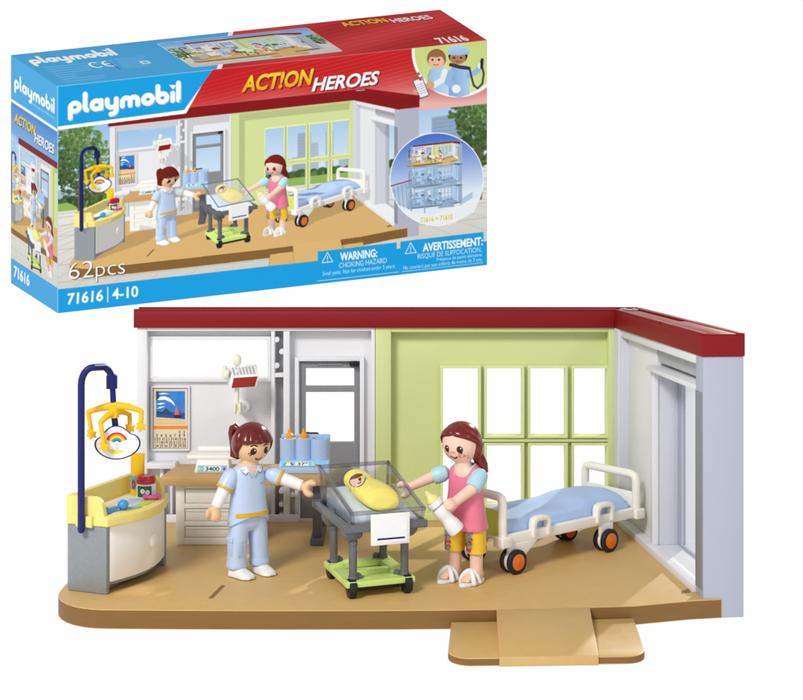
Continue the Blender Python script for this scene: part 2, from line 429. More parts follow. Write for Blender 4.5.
# --- dark red roof trim
zr0, zr1 = top + .004, top + 1.03
ci = Vector((PX(614.5, 70.85), 70.85)); fi = Vector(((sw @ Vector((Lw + .06, -.06, 0))).x, (sw @ Vector((Lw + .06, -.06, 0))).y))
fo = (sw @ Vector((Lw + .06, TH + .03, 0))); co = Vector((13.2, 72.45))
mb = MB()
bp_ = [(PX(133.6, 70.85), 70.85), (ci.x, ci.y), (co.x, co.y), (PX(133.6, 70.85), 72.45)]
mb.prism(bp_, zr0, zr1 - .1)
xa = PX(133.6, 70.85)
mb.prism([(xa, 70.85), (ci.x, ci.y), (ci.x + .14, ci.y + .2), (xa, 71.05)], zr1 - .099, zr1)
mb.prism([(xa, 72.2), (co.x - .2, 72.2), (co.x, 72.45), (xa, 72.45)], zr1 - .099, zr1)
mb.build('roof_trim', 'red_trim', room, bevel=.025)
mb = MB()
g = .012
mb.prism([(ci.x + g, ci.y - g), (fi.x, fi.y), (fo.x, fo.y), (co.x + g, co.y - g)], zr0, zr1 - .1)
def lerp2(p, q, t): return (p[0] + (q[0] - p[0]) * t, p[1] + (q[1] - p[1]) * t)
P0, P1, Q0, Q1 = (ci.x, ci.y), (fi.x, fi.y), (co.x, co.y), (fo.x, fo.y)
for ta, tb in ((.02, .565), (.58, 1)):
    for sa, sb in ((0, .12), (.8, 1)):
        i0, i1 = lerp2(P0, P1, ta), lerp2(P0, P1, tb); o0, o1 = lerp2(Q0, Q1, ta), lerp2(Q0, Q1, tb)
        mb.prism([lerp2(i0, o0, sa), lerp2(i1, o1, sa), lerp2(i1, o1, sb), lerp2(i0, o0, sb)], zr1 - .099, zr1)
i0, i1, o0, o1 = lerp2(P0, P1, .57), lerp2(P0, P1, 1), lerp2(Q0, Q1, .57), lerp2(Q0, Q1, 1)
mb.prism([lerp2(i0, o0, .12), lerp2(i1, o1, .12), lerp2(i1, o1, .8), lerp2(i0, o0, .8)], zr1 - .098, zr1 - .035)
mb.build('roof_trim', 'red_trim', room, bevel=.022)
mb = MB(); q = lerp2(lerp2(P0, P1, .03), lerp2(Q0, Q1, .03), .5)
mb.T = frame((q[0], q[1], zr1 - .09), -.5); mb.box(-.5, .5, -.12, .12, 0, .07); mb.box(-.34, -.2, -.16, .16, .07, .11); mb.box(.2, .34, -.16, .16, .07, .11)
mb.build('roof_clip', 'end_grey', room, bevel=.02)

# ================================================================== THINGS ON THE WALLS
def wallface(x, y, h=0): return (PX(x, DP), DP - .02 - h, PZ(y, DP))
def flat(mb, pts, h, m, fn=wallface, th=.004):
    n = len(pts); mb.add([fn(x, y, h) for x, y in pts] + [fn(x, y, h + th) for x, y in pts],
        [tuple(range(n)), tuple(range(2 * n - 1, n - 1, -1))] + [(i, (i + 1) % n, n + (i + 1) % n, n + i) for i in range(n)], m)
cal = thing('wall_calendar', 'small calendar with a blue sailing boat picture above rows of dates on the white wall', 'calendar', wallface(170.6, 448))
mb = MB(); flat(mb, [(153.8, 388.4), (187.6, 388.4), (187.6, 447.8), (153.8, 447.8)], 0, 0, th=.05); mb.build('backing_sheet', 'paper', cal)
mb = MB(); h = .052
flat(mb, [(156.4, 391), (185.2, 391), (185.2, 423.6), (156.4, 423.6)], h, 0)
flat(mb, [(156.4, 411), (185.2, 412.5), (185.2, 419), (156.4, 417)], h + .006, 1)
flat(mb, [(156.4, 417), (170, 417.8), (185.2, 419), (185.2, 423.6), (156.4, 423.6)], h + .012, 2)
flat(mb, [(156.8, 413.5), (159, 411), (162, 412), (166.5, 408), (170, 411), (172.5, 414.5)], h + .018, 3)
for pts in ([(156.6, 399), (160, 396.5), (165, 396), (170, 398), (174, 402), (175.5, 406), (171, 402), (165, 399.5), (160, 400)],
            [(156.8, 404), (161, 402.5), (166, 403), (161, 404.5)], [(158, 394), (163, 392.5), (170, 393.6), (164, 394.2)], [(157, 408.5), (160, 406.5), (166, 406), (161, 408)]):
    flat(mb, pts, h + .02, 4)
flat(mb, [(176.8, 405), (179.2, 414.5), (174.6, 414.5)], h + .026, 5); flat(mb, [(180, 407.5), (181.6, 414.5), (179.6, 414.5)], h + .026, 6)
flat(mb, [(173.8, 415), (182.4, 415), (181, 417.3), (175, 417.3)], h + .028, 7)
flat(mb, [(156.4, 391), (158, 391), (160, 397), (157, 400), (156.4, 399)], h + .03, 3)
mb.build('picture', ['sky_blue', 'sea_blue', 'sand', 'mountain', 'paper_white', 'sail', 'r_red', 'ink_brown'], cal)
mb = MB(); flat(mb, [(153.8, 425.6), (187.6, 425.6), (187.6, 429), (153.8, 429)], h, 0); mb.build('title_band', 'r_orange', cal)
mb = MB(); f2 = lambda x, y: wallface(x, y, h + .003)
for r, row in enumerate([('', '', '', '', '', '1', '2'), '3 4 5 6 7 8 9'.split(), '10 11 12 13 14 15 16'.split(), '17 18 19 20 21 22 23'.split(), '24 25 26 27 28 29 30'.split()]):
    for c, s in enumerate(row):
        if not s: continue
        x0 = 155.2 + c * 4.55; y0 = 430.4 + r * 3.45; ww = (.8 if s == '1' else 1.9) if len(s) == 1 else 3.6
        text_on(mb, s, f2, x0 + (3.7 - ww) / 2, x0 + (3.7 + ww) / 2, y0 + 2.9, y0, 0, .012)
mb.build('date_numerals', 'ink_brown', cal)

# heat lamp on its cream arm
lam = thing('wall_heat_lamp', 'white slatted heat lamp with dark red front high on the white wall', 'wall lamp', W(243, 412, DP))
dl = 69.2
mb = MB(); mb.cyl(W(244.5, 405.5, DP - .02), W(242.5, 406.5, DP - .55), .36, n=24); mb.cyl(W(242.5, 406.5, DP - .5), W(238.5, 409.5, dl + .5), .2, n=18)
mb.build('wall_mount', 'white_bright', lam, bevel=.02)
mb = MB(); mb.tube([W(236.8, 412, dl + .25), W(236.8, 372, dl + .5)], .13, 12)
mb.box(PX(233.6, dl), PX(235.6, dl), dl, dl + .6, PZ(413, dl), PZ(403.5, dl)); mb.box(PX(238.4, dl), PX(240.6, dl), dl, dl + .6, PZ(413, dl), PZ(403.5, dl)); mb.box(PX(233.6, dl), PX(240.6, dl), dl + .1, dl + .5, PZ(415.5, dl), PZ(412.6, dl))
mb.tube([W(237.2, 362, dl + 1.1), W(237.2, 358.6, dl + 1.1)], .22, 12); mb.build('arm', 'lamp_cream', lam, bevel=.02)
mb = MB(); mb.cyl(W(225.5, 374, dl + .3), W(229, 374.5, dl + .3), .3, n=20); mb.box(PX(221.3, dl), PX(226, dl), dl + .1, dl + .5, PZ(379.5, dl), PZ(367, dl)); mb.build('tilt_knob', 'lamp_cream', lam, bevel=.05)
# hood: open-fronted wedge tilted down
fl, fr, br_, bl = (231.2, 387.8), (255.4, 386.6), (258.8, 376.2), (234, 377.8)
def LP(p, d): return W(p[0], p[1], d)
mb = MB()
bot = [W(229.6, 389, dl), W(256.4, 387.2, dl), W(254, 378, dl + 1.2), W(226, 380, dl + 1.2)]
topv = [W(232, 377.3, dl - .1), W(259.6, 375.4, dl - .1), W(257, 364, dl + 1.2), W(228.5, 366, dl + 1.2)]
mb.hexa(bot, topv); hood = mb.build('hood', 'white_bright', lam, bevel=.05)
bmh = BVHTree.FromPolygons([tuple(v.co + org_of(hood)) for v in hood.data.vertices], [tuple(p.vertices) for p in hood.data.polygons])
mb = MB()
fq = [bot[0], bot[1], topv[1], topv[0]]; cen = sum(fq, Vector()) / 4; nf = Vector((0, -.03, 0))
mb.hexa([cen + (p - cen) * .86 + nf * .2 for p in fq], [cen + (p - cen) * .86 + nf for p in fq])
mb.build('red_filter', 'lamp_red', lam)
mb = MB(); fa = [topv[3], topv[2], topv[1], topv[0]]
for k in range(7):
    t = .12 + k * .118
    a = fa[0].lerp(fa[1], t); b = fa[3].lerp(fa[2], t); n2 = Vector((0, -.4, 1)).normalized() * .02; w2 = (fa[1] - fa[0]).normalized() * .045
    p, q = a.lerp(b, .2), a.lerp(b, .85)
    mb.hexa([p - w2 - n2, p + w2 - n2, q + w2 - n2, q - w2 - n2], [p - w2 + n2, p + w2 + n2, q + w2 + n2, q - w2 + n2])
mb.build('vent_slats', 'slot_grey', lam)

# ================================================================== DESK
desk = thing('desk', 'wood topped desk with three cream drawers against the white wall behind the nurse', 'desk', W(240, 545, dfl(545)))
dd = dfl(545); df = dd - .45
zt_ = PZ(477, df)
mb = MB(); mb.prism([(PX(160.3, df), df), (PX(325.5, df), df), (PX(325.5, df) - .12, df + 3.4), (PX(160.3, df) + .35, df + 3.4)], zt_ - .45, zt_)
mb.build('desk_top', 'wood_tan', desk, bevel=.04)
mb = MB(); x0, x1 = PX(175.8, dd), PX(256, dd)
z_top = zt_ - .452
mb.box(x0, x1, dd + .12, dd + 3.0, ZF + .01, z_top)
ys = [491, 507.5, 524, 540]
fx0, fx1 = PX(184.5, dd), PX(251, dd)
mb.box(x0, fx0, dd, dd + .118, ZF + .01, z_top); mb.box(fx1, x1, dd, dd + .118, ZF + .01, z_top)
for ya, yb in ((485, 488.6), (504, 508.5), (521.5, 526), (538, 545)): mb.box(fx0, fx1, dd, dd + .118, max(PZ(yb, dd), ZF + .01), min(PZ(ya, dd), z_top))
cab = mb.build('drawer_cabinet', 'cream', desk, bevel=.02)
for ya, yb in ((489.6, 503), (509.5, 520.5), (527, 537)):
    mb = MB(); mb.box(fx0 + .06, fx1 - .06, dd + .05, dd + .117, PZ(yb, dd), PZ(ya, dd)); mb.box(fx0 + .06, fx1 - .06, dd + .0, dd + .06, PZ(ya + 2.2, dd), PZ(ya, dd))
    mb.build('drawer', 'cream', cab, bevel=.015)
mb = MB(); lx0, lx1 = PX(312.4, dd), PX(321.5, dd)
mb.box(lx0, lx1, dd + .1, dd + .6, ZF + .35, z_top); mb.box(lx0, lx1, dd + 2.4, dd + 2.8, ZF + .35, z_top); mb.box(lx0 - .1, lx1 + .1, dd - .25, dd + 3.0, ZF + .01, ZF + .35)
mb.build('leg', 'dark_grey', desk, bevel=.04)

# baby scale on the desk
ds = 67.0
scl = thing('baby_scale', 'cream baby scale with a blue 3400 display on the left half of the desk', 'scale', (PX(225, ds), ds, zt_))
mb = MB()
zs_ = zt_ + .004
mb.hexa([(PX(195, ds), ds - .35, zs_), (PX(230, ds), ds - .35, zs_), (PX(230, ds), ds + .9, zs_), (PX(197, ds), ds + .9, zs_)],
        [(PX(197.5, ds), ds - .15, zs_ + .62), (PX(229, ds), ds - .15, zs_ + .62), (PX(229, ds), ds + .9, zs_ + .7), (PX(198, ds), ds + .9, zs_ + .7)])
body = mb.build('scale_body', 'cream', scl, bevel=.06)
mb = MB(); z0 = zs_ + .62
mb.prism(rrect(PX(186.5, ds), PX(240, ds), ds - .1, ds + 1.5, .25), z0, z0 + .24); mb.prism(rrect(PX(194, ds), PX(238, ds), ds + .9, ds + 1.5, .2), z0 + .24, z0 + .5)
mb.build('weighing_tray', 'cream', scl, bevel=.08, segs=3)
a_, b_ = Vector((PX(195.6, ds), ds - .352, zs_ + .02)), Vector((PX(197.7, ds), ds - .156, zs_ + .6))
def scf(x, y):                                              # 0..1 over the sloping front of the scale
    zz = zs_ + .05 + .42 * y; t = (zz - zs_) / .62
    return Vector((PX(197.2 + 31 * x, ds), ds - .358 + .2 * t - .012, zz))
mb = MB(); mb.add([scf(.04, .02), scf(.98, .02), scf(.98, .78), scf(.04, .78)], [(0, 1, 2, 3)], 0)
up = lambda x, y: scf(x, y) + Vector((0, -.008, 0))
mb.add([up(.24, .1), up(.8, .1), up(.8, .7), up(.24, .7)], [(0, 1, 2, 3)], 1)
up2 = lambda x, y: scf(x, y) + Vector((0, -.014, 0))
text_on(mb, '3400', up2, .3, .74, .16, .62, 2, .02)
for cx_, m_ in ((.1, 3), (.9, 4)): mb.add([up(cx_ + .05 * math.cos(k * .785), .4 + .2 * math.sin(k * .785)) for k in range(8)], [tuple(range(8))], m_)
mb.build('display', ['label_cyan', 'lcd', 'ink', 'r_yellow', 'r_red'], scl)

# bottle warmer with two teats showing
dw = 66.8
wrm = thing('bottle_warmer', 'pale blue bottle warmer with three tubes and a 37 degree display on the desk', 'bottle warmer', (PX(304, dw), dw + .5, zt_))
X = lambda x: PX(x, dw); Z = lambda y: PZ(y, dw)
zb = zt_ + .004
mb = MB(); mb.box(X(279), X(330), dw - .35, dw + 1.2, zb, zb + .34); mb.hexa([(X(279.6), dw - .3, zb + .342), (X(329.4), dw - .3, zb + .342), (X(329.4), dw + 1.1, zb + .342), (X(279.6), dw + 1.1, zb + .342)],
    [(X(279.8), dw - .1, Z(460.5)), (X(329), dw - .1, Z(460.5)), (X(329), dw + 1.1, Z(460.5)), (X(279.8), dw + 1.1, Z(460.5))])
mb.build('warmer_base', 'warmer_blue', wrm, bevel=.05)
for cx_, r_ in ((287.5, .43), (302.5, .43), (319.4, .5)):
    mb = MB(); c = Vector((X(cx_), dw + .5, 0)); n = 28; prof = [(r_, Z(460.8)), (r_, Z(440)), (r_ - .07, Z(439.7)), (r_ - .09, Z(441)), (r_ - .09, Z(456))]
    mb.loft([[(c.x + rr * math.cos(2 * math.pi * k / n), c.y + rr * math.sin(2 * math.pi * k / n), z) for k in range(n)] for rr, z in prof], 0, True, True)
    mb.build('bottle_tube', 'warmer_blue', wrm)
mb = MB(); mb.box(X(279.8), X(329.2), dw + .85, dw + 1.05, Z(460.4), Z(437.4)); mb.build('back_plate', 'warmer_blue', wrm, bevel=.04)
def wf(x, y):
    zz = zb + .36 + (Z(460.5) - zb - .36) * y; return Vector((X(281.5 + 44 * x), dw - .29 + .18 * y - .02, zz))
mb = MB(); mb.add([wf(0, .06), wf(1, .06), wf(1, .94), wf(0, .94)], [(0, 1, 2, 3)], 0)
u1 = lambda x, y: wf(x, y) + Vector((0, -.008, 0)); u2 = lambda x, y: wf(x, y) + Vector((0, -.015, 0))
mb.add([u1(.32, .16), u1(.62, .16), u1(.62, .86), u1(.32, .86)], [(0, 1, 2, 3)], 1)
text_on(mb, '37°', u2, .37, .6, .24, .78, 2, .015)
for k in range(6):                                           # dial
    a0, a1 = math.pi * k / 6, math.pi * (k + 1) / 6; P = lambda a, r: u2(.165 + .12 * r * math.cos(a), .26 + .55 * r * math.sin(a))
    mb.add([P(a0, .62), P(a0, 1), P(a1, 1), P(a1, .62)], [(0, 1, 2, 3)], 3 if k < 2 else (4 if k < 4 else 5))
mb.add([u1(.165 + .07 * math.cos(k * .6), .42 + .28 * math.sin(k * .6)) for k in range(10)], [tuple(range(10))], 1)
mb.add([u2(.7, .15), u2(.74, .15), u2(.76, .8), u2(.7, .8)], [(0, 1, 2, 3)], 6); mb.add([u2(.78, .2), u2(.9, .14), u2(.9, .4), u2(.78, .42)], [(0, 1, 2, 3)], 3)
mb.build('display', ['label_cyan', 'lcd', 'ink', 'r_red', 'r_yellow', 'r_green', 'foot_green'], wrm)
for cx_, lab in ((288.6, 'orange teat of the baby bottle in the warmer tube nearest the nurse'), (302.9, 'orange teat of the baby bottle in the middle tube of the warmer')):
    bt = thing('baby_bottle', lab, 'baby bottle', (X(cx_), dw + .5, Z(456)), 'bottles standing in the warmer')
    mb = MB(); mb.cyl((X(cx_), dw + .5, Z(455.5)), (X(cx_), dw + .5, Z(440)), .3, .3, 20); mb.build('bottle_body', 'bottle_white', bt)
    mb = MB(); c = (X(cx_), dw + .5)
    n = 18; prof = [(.18, Z(439.9)), (.2, Z(437.6)), (.19, Z(436.2)), (.1, Z(434.6)), (.075, Z(432)), (.06, Z(430.6)), (.02, Z(430.2))]
    mb.loft([[(c[0] + rr * math.cos(2 * math.pi * k / n), c[1] + rr * math.sin(2 * math.pi * k / n), z) for k in range(n)] for rr, z in prof]); mb.build('teat', 'nipple', bt)

# ================================================================== CHANGING UNIT
ang = math.radians(-20)
O = Vector((-14.97, 58.25, ZF))
cu = thing('changing_unit', 'grey changing unit with bowed cream door and yellow top tray', 'changing table', O)
T = frame(O, ang)                                              # x: along the left end face, y: along the unit away from the camera
LX, LY = 1.98, 5.2
bow = [(LX, 0.0), (LX, .12)] + [(LX + .68 * math.sin(math.pi * k / 12), .12 + (LY - .24) * k / 12) for k in range(1, 12)] + [(LX, LY - .12), (LX, LY)]
mb = MB(); mb.T = T
mb.prism([(0, 0), (LX + .05, 0), (LX + .05, .25), (LX - .3, .25), (LX - .3, LY - .25), (LX + .05, LY - .25), (LX + .05, LY), (0, LY)], .02, 2.98)
plinth = [(LX - .29, .26)] + [(LX - .1 + .55 * math.sin(math.pi * k / 12), .26 + (LY - .52) * k / 12) for k in range(13)] + [(LX - .29, LY - .26)]
mb.prism(plinth, .32, .46)
unit_body = mb.build('cabinet_body', 'cabinet_grey', cu, bevel=.03)
mb = MB(); mb.T = T
dpts = [(LX - .28, .27)] + [(LX + .02 + .58 * math.sin(math.pi * (.04 + .92 * k / 16)), .27 + (LY - .54) * k / 16) for k in range(17)] + [(LX - .28, LY - .27)]
mb.prism(dpts, .5, 2.95); dr_ = mb.build('door', 'door_white', cu, bevel=.03)
mb = MB(); mb.T = T; kc = (LX + .02 + .58 * math.sin(math.pi * .58) + .05, LY * .58, 1.75)
n = 22; nrm = Vector((.97, .12, 0)).normalized()
Rk = Matrix((nrm, Vector((-nrm.y, nrm.x, 0)), Vector((0, 0, 1)))).transposed()
mb.ell(Vector(kc), (.16, .34, .36), 0, 24, 14, Rk); mb.build('knob', 'door_white', dr_)
# yellow top: tray with rim, back board and two end walls
mb = MB(); mb.T = T
tray = [(-.04, -.05), (LX + .12, -.05)] + [(LX + .14 + .82 * math.sin(math.pi * k / 14), LY * k / 14) for k in range(1, 14)] + [(LX + .12, LY + .05), (-.04, LY + .05)]
mb.prism(tray, 2.99, 3.46)
unit_top = mb.build('top_tray', 'tray_yellow', cu, bevel=.07, segs=3)
mb = MB(); mb.T = T
prof_ = [(-.035, 3.3), (LX + .0, 3.3), (LX - .06, 3.55), (LX - .12, 3.85), (LX - .24, 4.12), (LX - .42, 4.25), (LX - .6, 4.28), (-.035, 4.28)]
for y0_, y1_ in ((-.045, .24), (LY - .24, LY + .045)): mb.prism(prof_, y0_, y1_, fn=lambda x, z, h: (x, h, z))
mb.prism([(-.03, .2), (.26, .2), (.26, LY - .2), (-.03, LY - .2)], 3.3, 4.275)
mb.prism([(.2, .2), (.75, .2), (.34, .62), (.26, 1.1), (.2, 1.1)], 3.3, 3.62)
mb.build('splash_wall', 'tray_yellow', unit_top, bevel=.07, segs=3)
for xa_, xb_ in ((.56, .74), (1.08, 1.4)):
    mb = MB(); mb.T = T; mb.box(xa_, xb_, -.22, -.04, 2.95, 3.45); mb.build('pole_clip', 'tray_yellow', unit_top, bevel=.04)
mb = MB(); mb.T = T                                             # printed changing mat
mb.prism(rrect(.5, 2.1, .6, 4.3, .15), 3.462, 3.475, 0)
mb.prism([(1.3, 2.2), (2.1, 1.6), (2.1, 3.2), (1.5, 3.6), (1.1, 3.4)], 3.477, 3.482, 1)
mb.prism([(1.7, .8), (2.35, 1.4), (2.55, 2.2), (2.3, 2.4), (2.0, 1.8)], 3.479, 3.486, 2)
mb.prism([(2.0, 2.6), (2.5, 2.5), (2.45, 3.4), (2.1, 3.9), (1.9, 3.4)], 3.479, 3.487, 4)
mb.prism([(.7, .8), (1.0, .7), (1.35, 1.3), (1.1, 1.5)], 3.479, 3.488, 3)
mb.prism([(.95, 1.6), (1.25, 1.5), (1.3, 1.9)], 3.479, 3.489, 5)
mb.build('printed_mat', ['mat_white', 'mat_blue', 'mat_green', 'mat_navy', 'foot_green', 'r_yellow'], unit_top)

def P3(x, y, z): return T @ Vector((x, y, z))
# things on the unit
o_ = P3(.95, 4.35, 3.47)
tb = thing('lotion_tube', 'tall yellow lotion tube with a pink flower label at the back of the changing unit', 'lotion tube', o_)
mb = MB(); mb.T = frame(o_, -.2)
n = 20
rings = []
for z, a, b in ((.0, .3, .3), (.1, .33, .33), (.9, .33, .3), (1.4, .34, .2), (1.75, .36, .1), (1.98, .37, .06)):
    rings.append([(a * math.cos(2 * math.pi * k / n), b * math.sin(2 * math.pi * k / n), z) for k in range(n)])
mb.loft(rings); mb.build('tube_body', 'star_yellow', tb)
mb = MB(); mb.T = frame(o_, -.2)
def tl(a, z): return (.345 * math.cos(a), .34 * math.sin(a), z)
for k in range(8):
    a0, a1 = -2.5 + k * .22, -2.5 + (k + 1) * .22; mb.add([tl(a0, .3), tl(a1, .3), tl(a1, .95), tl(a0, .95)], [(0, 1, 2, 3)], 0)
for k in range(7):
    a = -1.75 + .2 * math.cos(k * .9); z = .55 + .16 * math.sin(k * .9); q = [(.36 * math.cos(a + .13 * math.cos(j)), .356 * math.sin(a + .13 * math.cos(j)), z + .08 * math.sin(j)) for j in range(6)]; mb.add(q, [tuple(range(6))], 1)
mb.build('label', ['floral_teal', 'r_red'], tb)
o_ = P3(1.6, 4.05, 3.47)
jar = thing('cream_jar', 'round jar with red lid and daisy label on the changing unit', 'jar', o_)
mb = MB(); mb.T = frame(o_, 0); n = 26
cyl_r = lambda prof: [[(r * math.cos(2 * math.pi * k / n), r * math.sin(2 * math.pi * k / n), z) for k in range(n)] for r, z in prof]
mb.loft(cyl_r([(.42, 0), (.46, .06), (.46, .6), (.42, .66)])); mb.build('jar_body', 'bottle_white', jar)
mb = MB(); mb.T = frame(o_, 0); mb.loft(cyl_r([(.43, .665), (.45, .7), (.45, .95), (.4, 1.03), (.1, 1.05)])); mb.build('lid', 'jar_red', jar)
mb = MB(); mb.T = frame(o_, 0)
jl = lambda a, z, r=.464: (r * math.cos(a), r * math.sin(a), z)
for k in range(10):
    a0 = -2.6 + k * .2; mb.add([jl(a0, .08), jl(a0 + .2, .08), jl(a0 + .2, .6), jl(a0, .6)], [(0, 1, 2, 3)], 0 if k in (0, 9) else 1)
for ca, cz in ((-1.75, .36), (-1.25, .3)):
    for k in range(7):
        b = k * .9; mb.add([jl(ca + .16 * math.cos(b) + .1 * math.cos(j * 1.05), cz + .08 * math.sin(b) + .05 * math.sin(j * 1.05), .468) for j in range(6)], [tuple(range(6))], 2)
    mb.add([jl(ca + .08 * math.cos(j * 1.05), cz + .04 * math.sin(j * 1.05), .471) for j in range(6)], [tuple(range(6))], 3)
mb.add([jl(-.9 + .1 * math.cos(j), .18 + .07 * math.sin(j), .468) for j in range(6)], [tuple(range(6))], 4)
mb.build('label', ['bottle_white', 'jar_green', 'paper_white', 'r_yellow', 'r_red'], jar)
o_ = P3(2.15, 3.65, 3.49)
pac = thing('pacifier', 'magenta pacifier lying in front of the red lidded jar', 'pacifier', o_)
mb = MB(); mb.T = frame(o_, .2); mb.ring((0, 0, .1), (0, .25, 1), .26, .09); mb.ell((.3, .02, .13), (.16, .2, .13)); mb.ell((-.32, 0, .13), (.12, .18, .12)); mb.build('pacifier_body', 'magenta', pac)
o_ = P3(1.95, .9, 3.49)
rt = thing('baby_rattle', 'bright blue rattle lying on the printed mat near the pole', 'rattle', o_)
mb = MB(); mb.tube([P3(1.75, .35, 3.58), P3(1.85, .7, 3.6), P3(1.95, 1.15, 3.64)], [.14, .11, .08], 14, flat=.7); mb.ell(P3(2.0, 1.4, 3.7), (.25, .25, .23)); mb.build('rattle_body', 'rattle_blue', rt)

# mobile on its navy pole
dm = 57.75
mob = thing('cot_mobile', 'navy pole bent over the changing unit carrying yellow stars and a rainbow cloud', 'cot mobile', P3(1.15, -.13, 2.8))
mb = MB()
db = P3(1.15, -.2, 3).y
d2 = 58.9
pts = [W(81.2, 530, db), W(81.2, 470, db), W(81.2, 385, db)]
for k in range(1, 7):
    a = math.pi / 2 * k / 6; pts.append(W(81.2 + 12 * (1 - math.cos(a)), 385 - 17.5 * math.sin(a), db + .15 * k / 6))
for k in range(1, 7):
    a = math.pi / 2 * k / 6; pts.append(W(101 + 10.5 * math.sin(a), 366.5 + 13 * (1 - math.cos(a)), d2 - .5 + .5 * k / 6))
mb.tube(pts, .155, 16); mb.cyl(W(111.8, 376, d2), W(111.8, 388.5, d2), .25, .25, 20); mb.ell(W(111.8, 376, d2), (.25, .25, .1)); mb.tube([W(112.5, 386, d2), W(113.8, 412, d2), W(116, 432, d2)], [.13, .14, .15], 14)
mb.build('pole', 'navy', mob)
mb = MB()
arms = [([(113.8, 405.5), (101, 408), (88.2, 412)], 0, (91.6, 434), -.1), ([(113.8, 405.5), (128, 406.5), (141.5, 411)], .0, (141, 426.5), .1),
        ([(114, 412.5), (107, 416), (100.5, 422.5)], -.75, (104.3, 446.5), -.9), ([(114.5, 411), (122.5, 411.3), (129.5, 414.2)], .75, (130, 428), .8)]
mb.cyl(W(113.8, 404, d2), W(113.8, 417.5, d2), .24, .24, 20)
for pts, dz, star, ds_ in arms:
    n_ = len(pts); P = [W(x, y, d2 + dz * i / (n_ - 1)) for i, (x, y) in enumerate(pts)]
    mb.tube(P, [.2, .15, .11], 12); tip = P[-1]; sp = W(star[0], star[1], d2 + dz)
    mb.tube([tip, sp], .105, 10)
mb.build('arms', 'star_yellow', mob)
for pts, dz, star, ds_ in arms:
    mb = MB(); c = W(star[0], star[1], d2 + dz); n_ = 12; R = .27
    ot = [((R if k % 2 == 0 else R * .56) * math.sin(math.pi * k / 6 + .15), (R if k % 2 == 0 else R * .56) * math.cos(math.pi * k / 6 + .15)) for k in range(n_)]
    mb.prism(ot, -.14, .14, fn=lambda x, y, h: (c.x + x, c.y + h, c.z + y)); mb.build('star', 'star_yellow', mob, bevel=.035)
# cloud sign
dc = d2 - .25
cl = [(115.5, 425.6), (121, 426.6), (126.5, 429.8), (130.6, 434), (134, 434.4), (138, 437), (140.2, 441.5), (139.4, 447.5), (135, 453), (128, 457), (120, 459.2), (112, 459.3), (104, 456.6), (98, 452), (95, 447), (95, 442), (97.5, 438.6), (101, 436.8), (104, 432.6), (109, 427.6)]
def ccx(p, s): cx_, cy_ = 117.5, 443; return (cx_ + (p[0] - cx_) * s, cy_ + (p[1] - cy_) * s)
def smooth(pts, it=2):
    for _ in range(it):
        out = []
        for i in range(len(pts)):
            p, q = pts[i], pts[(i + 1) % len(pts)]; out += [(p[0] * .75 + q[0] * .25, p[1] * .75 + q[1] * .25), (p[0] * .25 + q[0] * .75, p[1] * .25 + q[1] * .75)]
        pts = out
    return pts
cf = lambda x, y, h: tuple(W(x, y, dc - h))
cl2 = smooth([ccx(p, 1.03) for p in cl])
mb = MB(); mb.prism(cl2, 0, .16, fn=cf); cloud = mb.build('cloud_sign', 'navy', mob, bevel=.03)
mb = MB(); mb.prism([ccx(p, .925) for p in cl2], .162, .168, 0, fn=cf)
cols_ = [1, 2, 3, 4, 5]; r0 = 11.2; cc = (116.8, 443.5)
for k, m_ in enumerate(cols_):
    ro, ri = r0 - k * 1.75, r0 - (k + 1) * 1.75
    for j in range(16):
        a0, a1 = math.radians(20 + 140 * j / 16), math.radians(20 + 140 * (j + 1) / 16)
        q = [(cc[0] + r * math.cos(a), cc[1] - r * math.sin(a)) for r, a in ((ri, a0), (ro, a0), (ro, a1), (ri, a1))]
        mb.add([cf(x, y, .172) for x, y in q], [(0, 1, 2, 3)], m_)
for j in range(14):                                            # crescent moon and a rain drop
    a0, a1 = math.radians(200 + 125 * j / 14), math.radians(200 + 125 * (j + 1) / 14)
    P = lambda a, t: (115.5 + 12 * math.cos(a), 443.5 - (10.5 - t * math.sin(math.pi * (math.degrees(a) - 200) / 125)) * math.sin(a) * 1.0)
    x0, y0 = P(a0, 0); x1, y1 = P(a1, 0); x2, y2 = P(a1, 4.2); x3, y3 = P(a0, 4.2)
    mb.add([cf(x0, y0, .173), cf(x1, y1, .173), cf(x2, y2, .173), cf(x3, y3, .173)], [(0, 1, 2, 3)], 3)
mb.prism([(115.5, 443), (118.5, 443), (119, 450), (117, 453), (115.2, 450)], .169, .1715, 6, fn=cf)
mb.build('cloud_print', ['paper_white', 'r_red', 'r_orange', 'r_yellow', 'r_green', 'r_blue', 'mat_blue'], cloud)

